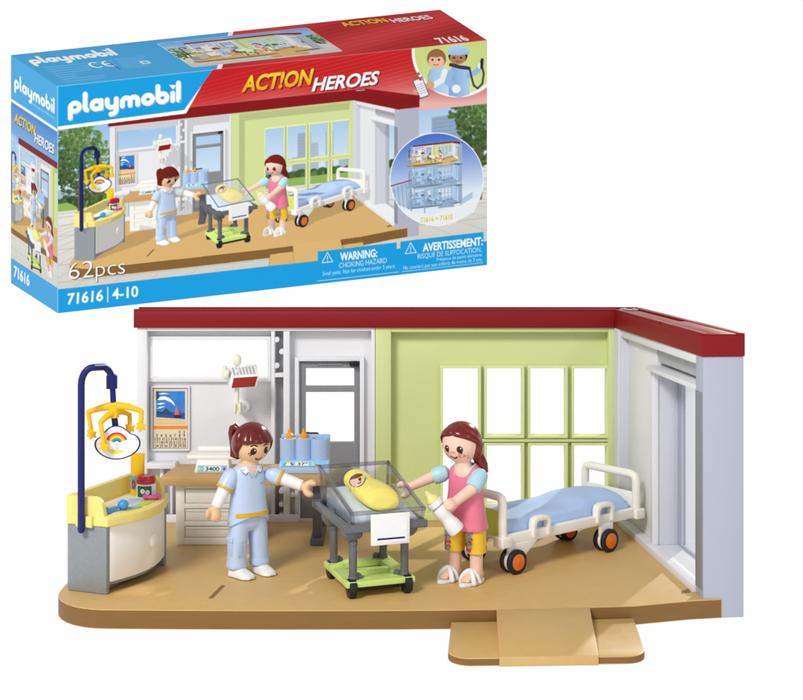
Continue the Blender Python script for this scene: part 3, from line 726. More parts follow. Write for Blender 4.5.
# ================================================================== TROLLEY COT
ta = math.radians(19)
q0 = Wf(351, 598)
cot = thing('trolley_cot', 'clear baby bassinet on a lime green wheeled trolley between two figures', 'bassinet', q0)
T2 = frame(q0, ta)
wx, wy = 2.62, 3.25
mb = MB(); mb.T = T2
bx_ = mb.box
bx_(-.28, wx + .28, -.28, .62, .5, .76); bx_(-.28, wx + .28, wy - .4, wy + .2, .5, .76); bx_(-.28, .35, .62, wy - .4, .502, .757); bx_(wx - .35, wx + .28, .62, wy - .4, .502, .757)
bx_(.35, wx - .35, 1.45, 1.85, .5, .74); bx_(.35, wx - .35, .62, wy - .4, .38, .5)
for x in (.7, 1.9): bx_(x, x + .3, .1, .25, .755, .8)
mb.build('base_frame', 'trolley_green', cot, bevel=.06, segs=3)
for x in (0.03, wx - .03):
    for y in (0, wy):
        mb = MB(); mb.T = T2; r = .42
        s_ = -1 if x < 1 else 1
        mb.cyl((x - .17, y, r), (x + .17, y, r), r, r, 30)
        wh = mb.build('wheel', 'tyre', cot, bevel=.035)
        mb = MB(); mb.T = T2; mb.box(x - .05, x + .05, y - .1, y + .1, .3, .52); mb.cyl((x - .2, y, r), (x + .2, y, r), .2, .2, 20); mb.box(x - s_ * .34 - .12, x - s_ * .34 + .12, y - .16, y + .16, .3, .55); mb.build('wheel_hub', 'black_plastic', wh, bevel=.02)
mb = MB(); mb.T = T2; mb.box(.25, wx - .25, -.09, .09, .28, .44); mb.build('axle', 'black_plastic', cot, bevel=.02)
mb = MB(); mb.T = T2; mb.box(.25, wx - .25, wy - .09, wy + .09, .28, .44); mb.build('axle', 'black_plastic', cot, bevel=.02)
for x in (.12, wx - .1):
    for y in (.1, wy - .1):
        mb = MB(); mb.T = T2; mb.cyl((x, y, .75), (x, y, 2.95), .185, .185, 18); mb.cyl((x, y, .75), (x, y, .95), .21, .21, 18); sx = .28 if x < 1 else -.28
        mb.cyl((x + sx, y + .05, .82), (x + sx, y + .2, .82), .19, .19, 18)
        mb.cyl((x, y, 2.3), (x, y, 2.48), .22, .22, 18); mb.ell((x - sx * .5, y - .05, 2.9), (.46, .36, .42)); mb.ell((x + sx * .9, y - .02, 2.82), (.2, .2, .28)); mb.build('post', 'metal_grey', cot, bevel=.02)
mb = MB(); mb.T = T2
tx0, tx1, ty0, ty1 = -.42, 3.42, -.5, 5.05
panel2 = [(tx0, ty0), (tx1, ty0), (tx1, ty1), (tx0, ty1)]
w = .3
mb.box(tx0, tx1, ty0, ty0 + w, 2.95, 3.28); mb.box(tx0, tx1, ty1 - w, ty1, 2.95, 3.28); mb.box(tx0, tx0 + w, ty0 + w, ty1 - w, 2.953, 3.277); mb.box(tx1 - w, tx1, ty0 + w, ty1 - w, 2.953, 3.277)
mb.box(tx0 + w, tx1 - w, ty0 + w, ty1 - w, 2.95, 3.05)
mb.build('tray', 'metal_grey', cot, bevel=.07, segs=3)
# clear basin walls (thin) and its thicker rim
bX0, bX1, bY0, bY1 = .05, 3.2, -.22, 4.85
b_lo = [(bX0, bY0 - .0), (bX1, bY0), (bX1, bY1 - .15), (bX0, bY1 - .15)]
b_hi = [(bX0 - .1, bY0 - .08, 3.76), (bX1 + .1, bY0 - .08, 3.76), (bX1 + .14, bY1, 4.86), (bX0 - .14, bY1, 4.86)]
mb = MB(); mb.T = T2
cxm, cym = 1.6, 2.3
for i in range(4):
    j = (i + 1) % 4; lo0, lo1 = Vector((*b_lo[i], 3.06)), Vector((*b_lo[j], 3.06)); h0, h1 = Vector(b_hi[i]), Vector(b_hi[j])
    inn = lambda p: Vector((p.x + (.05 if p.x < cxm else -.05), p.y + (.05 if p.y < cym else -.05), p.z))
    mb.hexa([lo0, lo1, inn(lo1), inn(lo0)], [h0, h1, inn(h1), inn(h0)])
basin = mb.build('clear_basin', 'clear', cot)
mb = MB(); mb.T = T2
H = [Vector(p) for p in b_hi]
for i in range(4): mb.tube([H[i], H[(i + 1) % 4]], .1, 10)
for i in range(4): mb.tube([Vector((*b_lo[i], 3.08)), H[i]], .085, 10)
mb.build('basin_rim', 'clear_rim', basin)
mb = MB(); mb.T = T2                                            # pale mattress, sloping up to the head end
n = 9; rows_ = []
vs = []; fs = []
for j in range(n):
    for i in range(n):
        u, v = i / (n - 1), j / (n - 1); e1 = min(u, 1 - u, v, 1 - v); pz = .18 * min(1, e1 * 5) ** .5
        x = bX0 + .12 + (bX1 - bX0 - .24) * u; y = bY0 + .14 + (bY1 - bY0 - .45) * v
        vs.append((x, y, 3.3 + .62 * v + pz - .1 * math.exp(-((u - .5) ** 2 * 9)) * (1 if 0 < e1 else 0)))
for j in range(n - 1):
    for i in range(n - 1): fs.append((j * n + i, j * n + i + 1, (j + 1) * n + i + 1, (j + 1) * n + i))
nb = len(vs); bnd = [(i, 0) for i in range(n)] + [(n - 1, j) for j in range(1, n)] + [(i, n - 1) for i in range(n - 2, -1, -1)] + [(0, j) for j in range(n - 2, 0, -1)]
lo = []
for i, j in bnd: p = vs[j * n + i]; lo.append(len(vs)); vs.append((p[0], p[1], 3.07))
for k in range(len(bnd)):
    k2 = (k + 1) % len(bnd); a, b = bnd[k], bnd[k2]; fs.append((a[1] * n + a[0], lo[k], lo[k2], b[1] * n + b[0]))
fs.append(tuple(lo))
mb.add(vs, fs); mb.build('mattress', 'mattress_pale', cot, ang=60)
mb = MB(); mb.T = T2; mb.box(.72, 2.52, -.66, -.53, 2.36, 3.72); sg = mb.build('name_sign', 'cream', cot, bevel=.05)
mb = MB(); mb.T = T2; mb.box(.86, 2.38, -.668, -.662, 2.5, 3.58, 0); mb.box(1.0, 2.28, -.674, -.669, 2.6, 2.68, 1); mb.build('sign_sheet', ['paper_white', 'navy'], sg)

# swaddled baby
hd = T2 @ Vector((1.35, 3.45, 4.35))
baby = thing('swaddled_baby', 'tiny baby wrapped in yellow swaddling lying in the clear bassinet', 'person', hd)
mb = MB(); mb.T = T2
axis = [(1.22, 4.05, 4.36), (1.28, 3.85, 4.4), (1.33, 3.5, 4.42), (1.4, 3.1, 4.34), (1.47, 2.7, 4.25), (1.55, 2.3, 4.2), (1.65, 1.7, 4.12), (1.75, 1.1, 4.0), (1.82, .75, 3.88), (1.85, .6, 3.82)]
rad = [(.1, .1), (.44, .36), (.64, .5), (.63, .48), (.7, .42), (.86, .46), (.9, .48), (.86, .46), (.7, .36), (.2, .1)]
n = 28; rings = []
for k, (c, (ra, rb)) in enumerate(zip(axis, rad)):
    rings.append([Vector(c) + Vector((ra * math.cos(2 * math.pi * i / n), .1 * math.sin(2 * math.pi * i / n), rb * math.sin(2 * math.pi * i / n))) for i in range(n)])
mb.loft(rings)
def remesh(o, vox, it=3):
    md = o.modifiers.new('r', 'REMESH'); md.mode = 'VOXEL'; md.voxel_size = vox
    m2 = o.modifiers.new('s', 'SMOOTH'); m2.iterations = it; m2.factor = .5
    dg = bpy.context.evaluated_depsgraph_get(); dg.update()
    me = bpy.data.meshes.new_from_object(o.evaluated_get(dg)); o.modifiers.clear(); old = o.data
    o.data = me; me.name = old.name if False else o.name
    me.polygons.foreach_set('use_smooth', [True] * len(me.polygons))
    return o
def bvh_of(o):
    off = org_of(o); return BVHTree.FromPolygons([tuple(v.co + off) for v in o.data.vertices], [tuple(p.vertices) for p in o.data.polygons])
# wrap folds
mb.tube([(1.95, 2.95, 4.35), (1.6, 2.72, 4.66), (1.1, 2.35, 4.62), (.85, 1.9, 4.3)], [.15, .18, .16, .12], 10)
mb.tube([(2.2, 2.2, 4.25), (1.8, 2.0, 4.58), (1.3, 1.5, 4.5)], [.09, .11, .09], 10)
wrap = remesh(mb.build('swaddling', 'swaddle', baby), .06, 3)
bv = bvh_of(wrap)
def decal(mb, bv, fn, pts, dirn, m, off=.012, back=2.0):
    """lay an outline on a surface: fn(x, y) gives a point in front, rays run along dirn"""
    dirn = Vector(dirn).normalized(); out = []
    for x, y in pts:
        o = Vector(fn(x, y)) - dirn * back; hit = bv.ray_cast(o, dirn, 8)
        if hit[0] is None: return
        out.append(hit[0] - dirn * off)
    c = sum(out, Vector()) / len(out); h = bv.ray_cast(c - dirn * back, dirn, 8)
    cc = (h[0] - dirn * off) if h[0] else c
    mb.add([cc] + out, [(0, i + 1, (i + 1) % len(out) + 1) for i in range(len(out))], m)
def elp(cx, cy, a, b, n=16, rot=0):
    r = math.radians(rot)
    return [(cx + a * math.cos(t) * math.cos(r) - b * math.sin(t) * math.sin(r), cy + a * math.cos(t) * math.sin(r) + b * math.sin(t) * math.cos(r)) for t in (2 * math.pi * k / n for k in range(n))]
def strip(pts, w):                                  # polyline -> list of quads outlines
    out = []
    for i in range(len(pts) - 1):
        (x0, y0), (x1, y1) = pts[i], pts[i + 1]; L = math.hypot(x1 - x0, y1 - y0) or 1; nx, ny = -(y1 - y0) / L * w / 2, (x1 - x0) / L * w / 2
        out.append([(x0 + nx, y0 + ny), (x1 + nx, y1 + ny), (x1 - nx, y1 - ny), (x0 - nx, y0 - ny)])
    return out
dh = hd.y
raydir = (W(358, 481, dh) - Vector((0, 0, HC))).normalized()
cam_f = lambda x, y: W(x, y, dh - 1.2)
mb = MB()
decal(mb, bv, cam_f, elp(357.3, 480.3, 8.6, 6.6, 28, -25), raydir, 1, .012); decal(mb, bv, cam_f, elp(357.3, 480.5, 7.6, 5.7, 28, -25), raydir, 0, .05)
mb.build('face', ['skin_b', 'hair_brown'], baby)
mb = MB()
decal(mb, bv, cam_f, elp(354.2, 482, 1.5, 1.7, 12), raydir, 0, .068); decal(mb, bv, cam_f, elp(359.6, 478.8, 1.5, 1.7, 12), raydir, 0, .068)
for q in strip([(355.2, 477.3), (358, 475.4), (361, 475.3)], 1.2) + strip([(357.6, 483.4), (359.6, 483.2), (361, 481.6)], .9): decal(mb, bv, cam_f, q, raydir, 1, .068)
decal(mb, bv, cam_f, elp(365.3, 477.2, 1.5, 1.2, 10), raydir, 2, .068)
mb.build('face_print', ['eye_brown', 'ink_brown', 'label_cyan'], baby)

# ================================================================== HOSPITAL BED
ba = math.radians(38.5)
q1 = Vector((4.77, 60.5, ZF))
bed = thing('hospital_bed', 'white toy hospital bed on orange hubbed wheels with blue bedding below the green windows', 'bed', q1)
T3 = frame(q1, ba); BL, BW = 9.5, 3.95
mb = MB(); mb.T = T3
mb.box(.1, BL - .1, .05, .35, 1.35, 1.85); mb.box(.1, BL - .1, BW - .35, BW - .05, 1.35, 1.85); mb.box(.3, BL - .3, .35, BW - .35, 1.45, 1.7)
for u in (.1, BL - .1):
    for v in (.2, BW - .2): mb.box(u - .32, u + .32, v - .34, v + .34, 1.3, 1.8)
mb.build('bed_frame', 'cream', bed, bevel=.06, segs=3)
def head(u, ztop, name, pan):
    mb = MB(); mb.T = T3; r = .21; y0, y1 = .2, BW - .2
    pts = [(u, y0, 1.7), (u, y0, ztop - .3), (u, y0 + .08, ztop - .08), (u, y0 + .3, ztop), (u, y1 - .3, ztop), (u, y1 - .08, ztop - .08), (u, y1, ztop - .3), (u, y1, 1.7)]
    mb.tube(pts, r, 14); o = mb.build(name, 'cream', bed)
    mb = MB(); mb.T = T3; mb.box(u - .06, u + .06, y0 + .1, y1 - .1, 1.72, pan); mb.build('end_panel', 'foot_green' if name == 'footboard' else 'cream', o, bevel=.03)
head(.1, 3.62, 'footboard', 2.95); head(BL - .1, 3.5, 'headboard', 2.6)
# mattress with pillow
mb = MB(); mb.T = T3
nu, nv = 34, 16; vs = []; fs = []
rs = np.random.RandomState(3)
for i in range(nu):
    for j in range(nv):
        u, v = i / (nu - 1), j / (nv - 1); x = .42 + (BL - .95) * u; y = .38 + (BW - .76) * v
        e1 = min(1, min(u * 33, (1 - u) * 33, v * 15, (1 - v) * 15)); zz = 2.14 + .24 * e1 ** .4
        s_ = 1 / (1 + math.exp(-(u - .6) * 26)); p_ = s_ * (1 - .55 * max(0, (u - .8) / .2) ** 2) * (math.sin(math.pi * min(1, max(0, (v * 1.06 - .03)))) ** .5)
        zz += .4 * p_ + .016 * math.sin(x * 2.1 + y * 1.6) * e1 + .014 * math.sin(x * 1.3 - y * 2.6) * e1 + .028 * math.sin(x * 3.2 + math.sin(y * 2) * 1.6) * s_ * e1
        vs.append((x, y, zz))
for i in range(nu - 1):
    for j in range(nv - 1): fs.append((i * nv + j, (i + 1) * nv + j, (i + 1) * nv + j + 1, i * nv + j + 1))
bnd = [(i, 0) for i in range(nu)] + [(nu - 1, j) for j in range(1, nv)] + [(i, nv - 1) for i in range(nu - 2, -1, -1)] + [(0, j) for j in range(nv - 2, 0, -1)]
lo = []
for i, j in bnd: p = vs[i * nv + j]; lo.append(len(vs)); vs.append((p[0], p[1], 1.71))
for k in range(len(bnd)):
    k2 = (k + 1) % len(bnd); a, b = bnd[k], bnd[k2]; fs.append((a[0] * nv + a[1], lo[k], lo[k2], b[0] * nv + b[1]))
fs.append(tuple(lo)); mb.add(vs, fs); mb.build('mattress', 'mattress_blue', bed, ang=50)
for u0, u1, v in ((1.85, 3.05, .03), (6.25, 7.5, .03)):
    mb = MB(); mb.T = T3; w = .22; zt2 = 2.46
    o_pts = [(u0, 1.5), (u0, zt2 - .3), (u0 + .1, zt2 - .08), (u0 + .3, zt2), (u1 - .3, zt2), (u1 - .1, zt2 - .08), (u1, zt2 - .3), (u1, 1.5)]
    i_pts = [(u1 - w, 1.5), (u1 - w, zt2 - .34), (u1 - .35, zt2 - w), (u0 + .35, zt2 - w), (u0 + w, zt2 - .34), (u0 + w, 1.5)]
    mb.prism(o_pts + i_pts, -.09, .3, fn=lambda x, y, h: (x, h, y)); mb.build('side_rail', 'cream', bed, bevel=.05)
for ku, u in enumerate((.7, 7.05)):
    for v, s_ in ((.12, -1), (BW - 1.05, 1)):
        mb = MB(); mb.T = T3; r = .58; a0 = v - .2 * 1
        mb.cyl((u, v - .36, r), (u, v - .12, r), r, r, 32); mb.cyl((u, v + .12, r), (u, v + .36, r), r, r, 32)
        wh = mb.build('wheel', 'tyre', bed, bevel=.06, segs=3)
        mb = MB(); mb.T = T3; mb.cyl((u, v - .11, r), (u, v + .11, r), r * .86, r * .86, 30); mb.build('wheel_disc', 'cream', wh, bevel=.02)
        mb = MB(); mb.T = T3
        for hh, m_ in ((-.385, 0), (.365, 0)):
            mb.cyl((u, v + hh, r), (u, v + hh + .02, r), r * .66, r * .66, 28, m_)
        mb.cyl((u, v - .405, r), (u, v - .384, r), r * .2, r * .2, 14, 0); mb.build('hub', 'orange_hub', wh, bevel=.008)
        mb = MB(); mb.T = T3; k = 1 if ku == 0 else -1
        mb.prism([(u - .35, 1.38), (u + .35 + (1.2 if ku == 0 else 0), 1.38), (u + .55, .62), (u + .3, .42), (u - .2, .42), (u - .35, .6)] if ku == 0 else [(u - .5, 1.38), (u + .45, 1.38), (u + .4, .6), (u + .15, .42), (u - .25, .42), (u - .45, .7)],
                 v - .09, v + .09, fn=lambda x, y, h: (x, h, y)); mb.build('wheel_bracket', 'cream', bed, bevel=.03)
# ================================================================== TOY FIGURES
def sring(T, a, b, c, ox=0, oy=0, n=36, ex=2.4, cz=None):
    out = []
    for k in range(n):
        t = 2 * math.pi * k / n; ct, st = math.cos(t), math.sin(t)
        x = a * math.copysign(abs(ct) ** (2 / ex), ct); y = b * math.copysign(abs(st) ** (2 / ex), st)
        out.append(T @ Vector((ox + x, oy + y, c + (cz(t) if cz else 0))))
    return out
def hair_shell(T, hc, R, line, lump=None, n=112, nv=84, thick=1.1):
    """closed shell round the head; outside the hairline it sinks below the skin"""
    vs = []; fs = []
    for i in range(nv + 1):
        el = 90 - 180 * i / nv
        for k in range(n):
            az = -180 + 360 * k / n
            s = 1 / (1 + math.exp(-(el - line(az)) * 1.1)); r = .8 + (thick - .8) * s
            if lump: r += lump(az, el) * s
            e_, a_ = math.radians(el), math.radians(az)
            vs.append(T @ Vector((hc[0] + R[0] * r * math.cos(e_) * math.sin(a_), hc[1] - R[1] * r * math.cos(e_) * math.cos(a_), hc[2] + R[2] * r * math.sin(e_))))
    for i in range(nv):
        for k in range(n):
            j = (k + 1) % n; fs.append((i * n + k, (i + 1) * n + k, (i + 1) * n + j, i * n + j))
    return vs, fs
def c_hand(mb, wrist, tip, side, r=.27, rt=.17, open_=75):
    """toy hand: cuff, palm and fingers curled round with the thumb meeting them"""
    wrist, tip = Vector(wrist), Vector(tip); t = (tip - wrist).normalized(); s = Vector(side); s = (s - t * s.dot(t)).normalized()
    c = wrist + t * (r + .12); pts = []
    for k in range(15):
        a = math.radians(open_ + (360 - 2 * open_) * k / 14)
        pts.append(c + t * r * math.cos(a) + s * r * math.sin(a))
    w = t.cross(s)
    mb.tube(pts, [rt * .8] + [rt] * 13 + [rt * .78], 12, up=w, flat=1.0)
    mb.tube([p + w * .12 for p in pts], [rt * .7] + [rt * .85] * 13 + [rt * .66], 10, up=w)
    mb.tube([p - w * .12 for p in pts], [rt * .7] + [rt * .85] * 13 + [rt * .66], 10, up=w)
    mb.tube([wrist - t * .1, wrist + t * .15], [.2, .2], 12)
def body_mesh(name, T, hc, R, arms, hands, skin, root, leg_r, lx, foot=None):
    mb = MB()
    mb.ell(T @ Vector(hc), R, 0, 36, 24)
    mb.tube([T @ Vector((hc[0] * .8, 0, hc[2] - .6)), T @ Vector((0, 0, 4.8))], [.36, .4], 18)
    mb.loft([sring(T, a, b, c) for a, b, c in ((.42, .32, 5.25), (.66, .42, 5.02), (.72, .46, 4.3), (.74, .5, 3.4), (.78, .52, 2.8), (.6, .4, 2.5))])
    for s in (-1, 1): mb.tube([T @ Vector((s * lx, 0, 2.8)), T @ Vector((s * lx, 0, .35))], [leg_r + .03, leg_r], 18)
    for a in arms: mb.tube(a[0], a[1], 16)
    for h in hands: c_hand(mb, *h)
    if foot: foot(mb)
    o = mb.build(name, skin, root)
    return remesh(o, .055, 2)

# ------------------------------------------------------------------ nurse
nb = Wf(248, 574); dn = nb.y
nur = thing('person', 'toy nurse with brown ponytail in pale blue tunic with gold trim and white shoes', 'person', nb)
T = frame(nb, math.radians(35)); hc = (.2, -.02, 6.1); R = (.86, .86, .9)
armL = [W(231.5, 475, dn - .45), W(223.5, 491, dn - .75), W(215.5, 508, dn - .95)]
armR = [W(270.5, 474, dn + .42), W(285, 479.5, dn + .35), W(303.5, 486.3, dn + .1)]
tipL, tipR = W(211.5, 521, dn - 1.05), W(315, 490, dn + .05)
body = body_mesh('body', T, hc, R, [(armL, [.3, .26, .2]), (armR, [.3, .26, .2])], [(armL[2], tipL, (.5, -.7, -.2)), (armR[2], tipR, (.35, .2, .9))], 'skin_a', nur, .3, .55)
bvb = bvh_of(body)
fdir = (T.to_3x3() @ Vector((0, 1, 0)))
ff = lambda x, y: T @ Vector((hc[0] + x, hc[1] - 1.4, y))
def face(bv, ff, fdir, zc, root, freckles=False, lash=True):
    for s in (-1, 1):
        mb = MB()
        decal(mb, bv, ff, elp(s * .33, zc + .02, .135, .165, 18), fdir, 0, .016); decal(mb, bv, ff, elp(s * .33 + .05, zc + .08, .03, .035, 8), fdir, 1, .026)
        if lash:
            for q in strip([(s * .42, zc - .04), (s * .53, zc - .1)], .05) + strip([(s * .38, zc - .12), (s * .46, zc - .19)], .05): decal(mb, bv, ff, q, fdir, 0, .014)
        else: decal(mb, bv, ff, [(s * .33, zc - .1), (s * .33 + .1, zc - .1), (s * .33 + .08, zc - .2)], fdir, 0, .014)
        mb.build('eye', ['eye_brown', 'paper_white'], root)
        if not freckles:
            mb = MB()
            for q in strip([(s * .16, zc + .25), (s * .3, zc + .33), (s * .47, zc + .27)], .06): decal(mb, bv, ff, q, fdir, 0, .014)
            mb.build('eyebrow', 'ink_brown', root)
    mb = MB(); pts = [(-.17 + .34 * k / 8, zc - .32 - .1 * math.sin(math.pi * k / 8)) for k in range(9)]
    for q in strip(pts, .055): decal(mb, bv, ff, q, fdir, 0, .024)
    mb.build('mouth', 'ink_brown', root)
    if freckles:
        mb = MB(); rr = random.Random(4)
        for s in (-1, 1):
            for k in range(17):
                a, r_ = rr.uniform(0, 6.28), .27 * rr.uniform(0, 1) ** .6
                decal(mb, bv, ff, elp(s * .4 + r_ * math.cos(a), zc - .29 + .6 * r_ * math.sin(a), .026, .026, 8), fdir, 0, .02)
        for k in range(5): decal(mb, bv, ff, elp(-.1 + .05 * k, zc - .14 + .03 * (k % 2), .025, .025, 7), fdir, 0, .02)
        mb.build('freckles', 'freckle', root)
face(bvb, ff, fdir, 5.84, nur)
def line_n(az):
    a = abs(az)
    if a < 58: return 4 + 3.0 * abs(math.sin(math.radians(az * 5.2 + 20))) - (2 if a > 40 else 0)
    if a < 88: return 4 - (a - 58) * 1.35
    return -36 - (a - 88) * .22
def lump_n(az, el):
    v = 0
    if abs(az) < 75 and el < 55: v -= .06 * (1 - abs(math.sin(math.radians(az * 5.2 + 20)))) ** 4 * (1 if el < 30 else (55 - el) / 25)
    v += .05 * math.exp(-((el - 8) / 16) ** 2) * (1 if abs(az) < 70 else .3)
    return v - .012 * abs(math.sin(math.radians(az * 3 + el * 2.0))) ** 8 * (1 if abs(az) > 60 else 0)
mb = MB(); v_, f_ = hair_shell(T, hc, R, line_n, lump_n, thick=1.12); mb.add(v_, f_)
pb = W(234.5, 437, dn + .25)
mb.tube([W(239, 430, dn + .3), W(235.5, 426.3, dn + .35), W(232.6, 428, dn + .4), W(231.6, 433, dn + .42), W(232.6, 441, dn + .45), W(233.5, 449, dn + .4), W(233.8, 454.5, dn + .35), W(237.5, 457, dn + .3)], [.16, .17, .17, .17, .16, .16, .2, .12], 14)
mb.build('hair', 'hair_brown', nur, ang=50)
# long white sleeves, tunic, trousers, shoes
for a in (armL, armR):
    mb = MB(); mb.tube([a[0].lerp(a[1], .3), a[1], a[1].lerp(a[2], .93)], [.33, .3, .255], 18, rnd=False); mb.build('long_sleeve', 'sleeve_white', nur)
mb = MB()
def hem(t):                                           # side flaps of the tunic hang lower than its front
    f = -math.sin(t); return -.02 - (.48 * (1 - max(0, f)) ** .7)
prof = [(.3, .26, 5.22, None), (.5, .38, 5.15, None), (.74, .46, 4.98, None), (.82, .5, 4.6, None), (.84, .53, 4.1, None), (.87, .57, 3.5, None), (.93, .62, 3.05, None), (1.0, .68, 2.84, hem), (.9, .6, 2.88, hem)]
mb.loft([sring(T, a, b, c, 0, 0, 48, 2.5, z) for a, b, c, z in prof])
for a, k in ((armL, .84), (armR, .67)):
    dq = (a[1] - a[0]).normalized()
    mb.tube([a[0] - dq * .3, a[0] - dq * .18, a[0] + dq * .05, a[0].lerp(a[1], k * .6), a[0].lerp(a[1], k + .04)], [.12, .3, .38, .4, .385], 22, rnd=False)
tunic = mb.build('tunic', 'scrub_blue', nur, ang=50); bvt = bvh_of(tunic)
for a, k in ((armL, .62), (armR, .45)):
    mb = MB(); p, q = a[0].lerp(a[1], k + .16), a[0].lerp(a[1], k + .3); mb.tube([p, q], [.412, .405], 22, rnd=False); mb.build('sleeve_band', 'gold', tunic)
mb = MB()
for k in range(14):
    t0_, t1_ = -math.pi / 2 - 1.0 + 2.0 * k / 14, -math.pi / 2 - 1.0 + 2.0 * (k + 1) / 14
    def pt(t, c, g):
        ct, st = math.cos(t), math.sin(t); A_, B_ = (.975 + g, .665 + g)
        return T @ Vector((A_ * math.copysign(abs(ct) ** .8, ct), B_ * math.copysign(abs(st) ** .8, st), c))
    mb.hexa([pt(t0_, 2.82, -.04), pt(t1_, 2.82, -.04), pt(t1_, 2.82, .03), pt(t0_, 2.82, .03)], [pt(t0_, 3.0, -.07), pt(t1_, 3.0, -.07), pt(t1_, 3.0, .0), pt(t0_, 3.0, .0)])
mb.build('gold_hem', 'gold', tunic)
ft = lambda x, y: T @ Vector((x, -1.2, y))
mb = MB()
for s in (-1, 1):
    decal(mb, bvt, ft, [(s * .3, 5.13), (s * .56, 5.06), (s * .6, 4.9), (s * .38, 4.78), (s * .24, 4.88), (s * .1, 4.62), (s * .06, 4.66)], fdir, 0, .05)
    for q in strip([(s * .6, 5.0), (s * .4, 4.77), (s * .25, 4.88), (s * .07, 4.6)], .03): decal(mb, bvt, ft, q, fdir, 1, .058)
decal(mb, bvt, ft, [(-.22, 5.12), (.22, 5.12), (0, 4.68)], fdir, 2, .04)
for q in strip([(.36, 4.28), (.6, 4.3)], .05): decal(mb, bvt, ft, q, fdir, 3, .015)
mb.build('collar', ['sleeve_white', 'metal_grey', 'skin_a', 'slot_grey'], tunic)
mb = MB()
for s in (-1, 1):
    mb.loft([sring(T, a, b, c, s * x, 0, 28, 2.3) for a, b, c, x in ((.36, .4, .36, .6), (.46, .48, .4, .6), (.48, .5, .52, .6), (.44, .47, .75, .59), (.43, .46, 1.3, .56), (.45, .47, 2.0, .5), (.47, .5, 2.6, .42), (.4, .44, 2.95, .4))])
mb.loft([sring(T, a, b, c, 0, 0, 28, 2.4) for a, b, c in ((.55, .38, 2.1), (.82, .5, 2.35), (.86, .54, 2.8), (.7, .45, 3.0))])
trous = remesh(mb.build('trousers', 'scrub_blue', nur), .05, 3)
mb = MB(); mb.T = T
mb.box(-.99, -.9, -.26, .22, 1.0, 1.85); mb.box(-1.01, -.9, -.28, .24, 1.6, 1.88)
mb.box(-.8, -.55, -.5, -.42, 1.0, 1.75)
mb.build('cargo_pocket', 'scrub_blue', trous, bevel=.03)
def shoe(mb, T, x, y, L=1.3, turn=0):
    R_ = T @ Matrix.Translation((x, y, 0)) @ Matrix.Rotation(turn, 4, 'Z')
    sec = [(.42, .24, .1), (.3, .36, .42), (0, .37, .5), (-.3, .37, .42), (-.6, .4, .3), (-.82, .36, .22), (-.98, .2, .12)]
    rings = []
    for yy, w, h in sec: rings.append([R_ @ Vector((w * math.copysign(abs(math.cos(t)) ** .75, math.cos(t)), yy, max(0.03, .04 + h * max(-.1, math.sin(t)) ** 1 if math.sin(t) > 0 else .03))) for t in (2 * math.pi * k / 24 for k in range(24))])
    mb.loft(rings)
for s, tr in ((-1, .25), (1, .1)):
    mb = MB(); shoe(mb, T, s * .6, -.12, turn=tr)
    o = mb.build('shoe', 'sleeve_white', nur); remesh(o, .045, 3)

# ------------------------------------------------------------------ woman in pink
mbase = Wf(465.5, 580); dmo = mbase.y
mom = thing('person', 'freckled toy woman in pink top, yellow capri trousers and white sandals holding a bottle', 'person', mbase)
T = frame(mbase, math.radians(-30)); hc = (-.2, -.04, 6.3); R = (.87, .87, .9)
armL = [W(444, 473, dmo + .45), W(431, 477.5, dmo + .5), W(410.5, 486.8, dmo + .65)]
armR = [W(480.5, 475, dmo - .4), W(472.5, 488.5, dmo - .8), W(455, 502, dmo - 1.15)]
tipL, tipR = W(400, 491.5, dmo + .7), W(445.5, 508.5, dmo - 1.3)
def feet(mb):
    for s, sy in ((-1, 0), (1, 0)):
        Rf = T @ Matrix.Translation((s * .56, -.1, 0)) @ Matrix.Rotation(-.15, 4, 'Z')
        mb.tube([Rf @ Vector((0, .22, .38)), Rf @ Vector((0, -.2, .36)), Rf @ Vector((0, -.62, .28))], [.27, .26, .22], 14)
        for k in range(4): mb.ell(Rf @ Vector((-.17 + .115 * k, -.84 + .02 * abs(k - 1), .24)), (.075, .12, .08), 0, 10, 8)
body = body_mesh('body', T, hc, R, [(armL, [.3, .27, .2]), (armR, [.3, .28, .22])], [(armL[2], tipL, (0, .3, .9)), (armR[2], tipR, (-.3, -.85, .2))], 'skin_b', mom, .3, .56, feet)
bvb = bvh_of(body); fdir = (T.to_3x3() @ Vector((0, 1, 0)))
ff = lambda x, y: T @ Vector((hc[0] + x, hc[1] - 1.4, y))
face(bvb, ff, fdir, 6.12, mom, True, False)
def line_m(az):
    if -75 < az < 78: return 26 - .0034 * (az + 4) ** 2 - 5 * math.exp(-((az + 4) / 7) ** 2) * -.6
    a = abs(az)
    return 6 - (a - 75) * .95 if a < 120 else -38
def lump_m(az, el):
    v = -.03 * math.exp(-((az + 4) / 5) ** 2) * (1 if el > 0 else 0)
    v += .06 * math.exp(-((el - line_m(az) - 12) / 12) ** 2) * (1 if abs(az) < 95 else .4)
    return v - .014 * abs(math.sin(math.radians(az * 2.2 + el * 3))) ** 10
mb = MB(); v_, f_ = hair_shell(T, hc, R, line_m, lump_m, thick=1.12); mb.add(v_, f_)
mb.ell(W(476.2, 446.5, dmo - .02), (.33, .5, .62))
mb.tube([W(475, 451, dmo + .15), W(479, 458, dmo + .2), W(481.5, 465, dmo + .22), W(482.6, 471.5, dmo + .2), W(482, 476, dmo + .2)], [.3, .28, .3, .27, .12], 16)
mb.build('hair', 'hair_red', mom, ang=50)
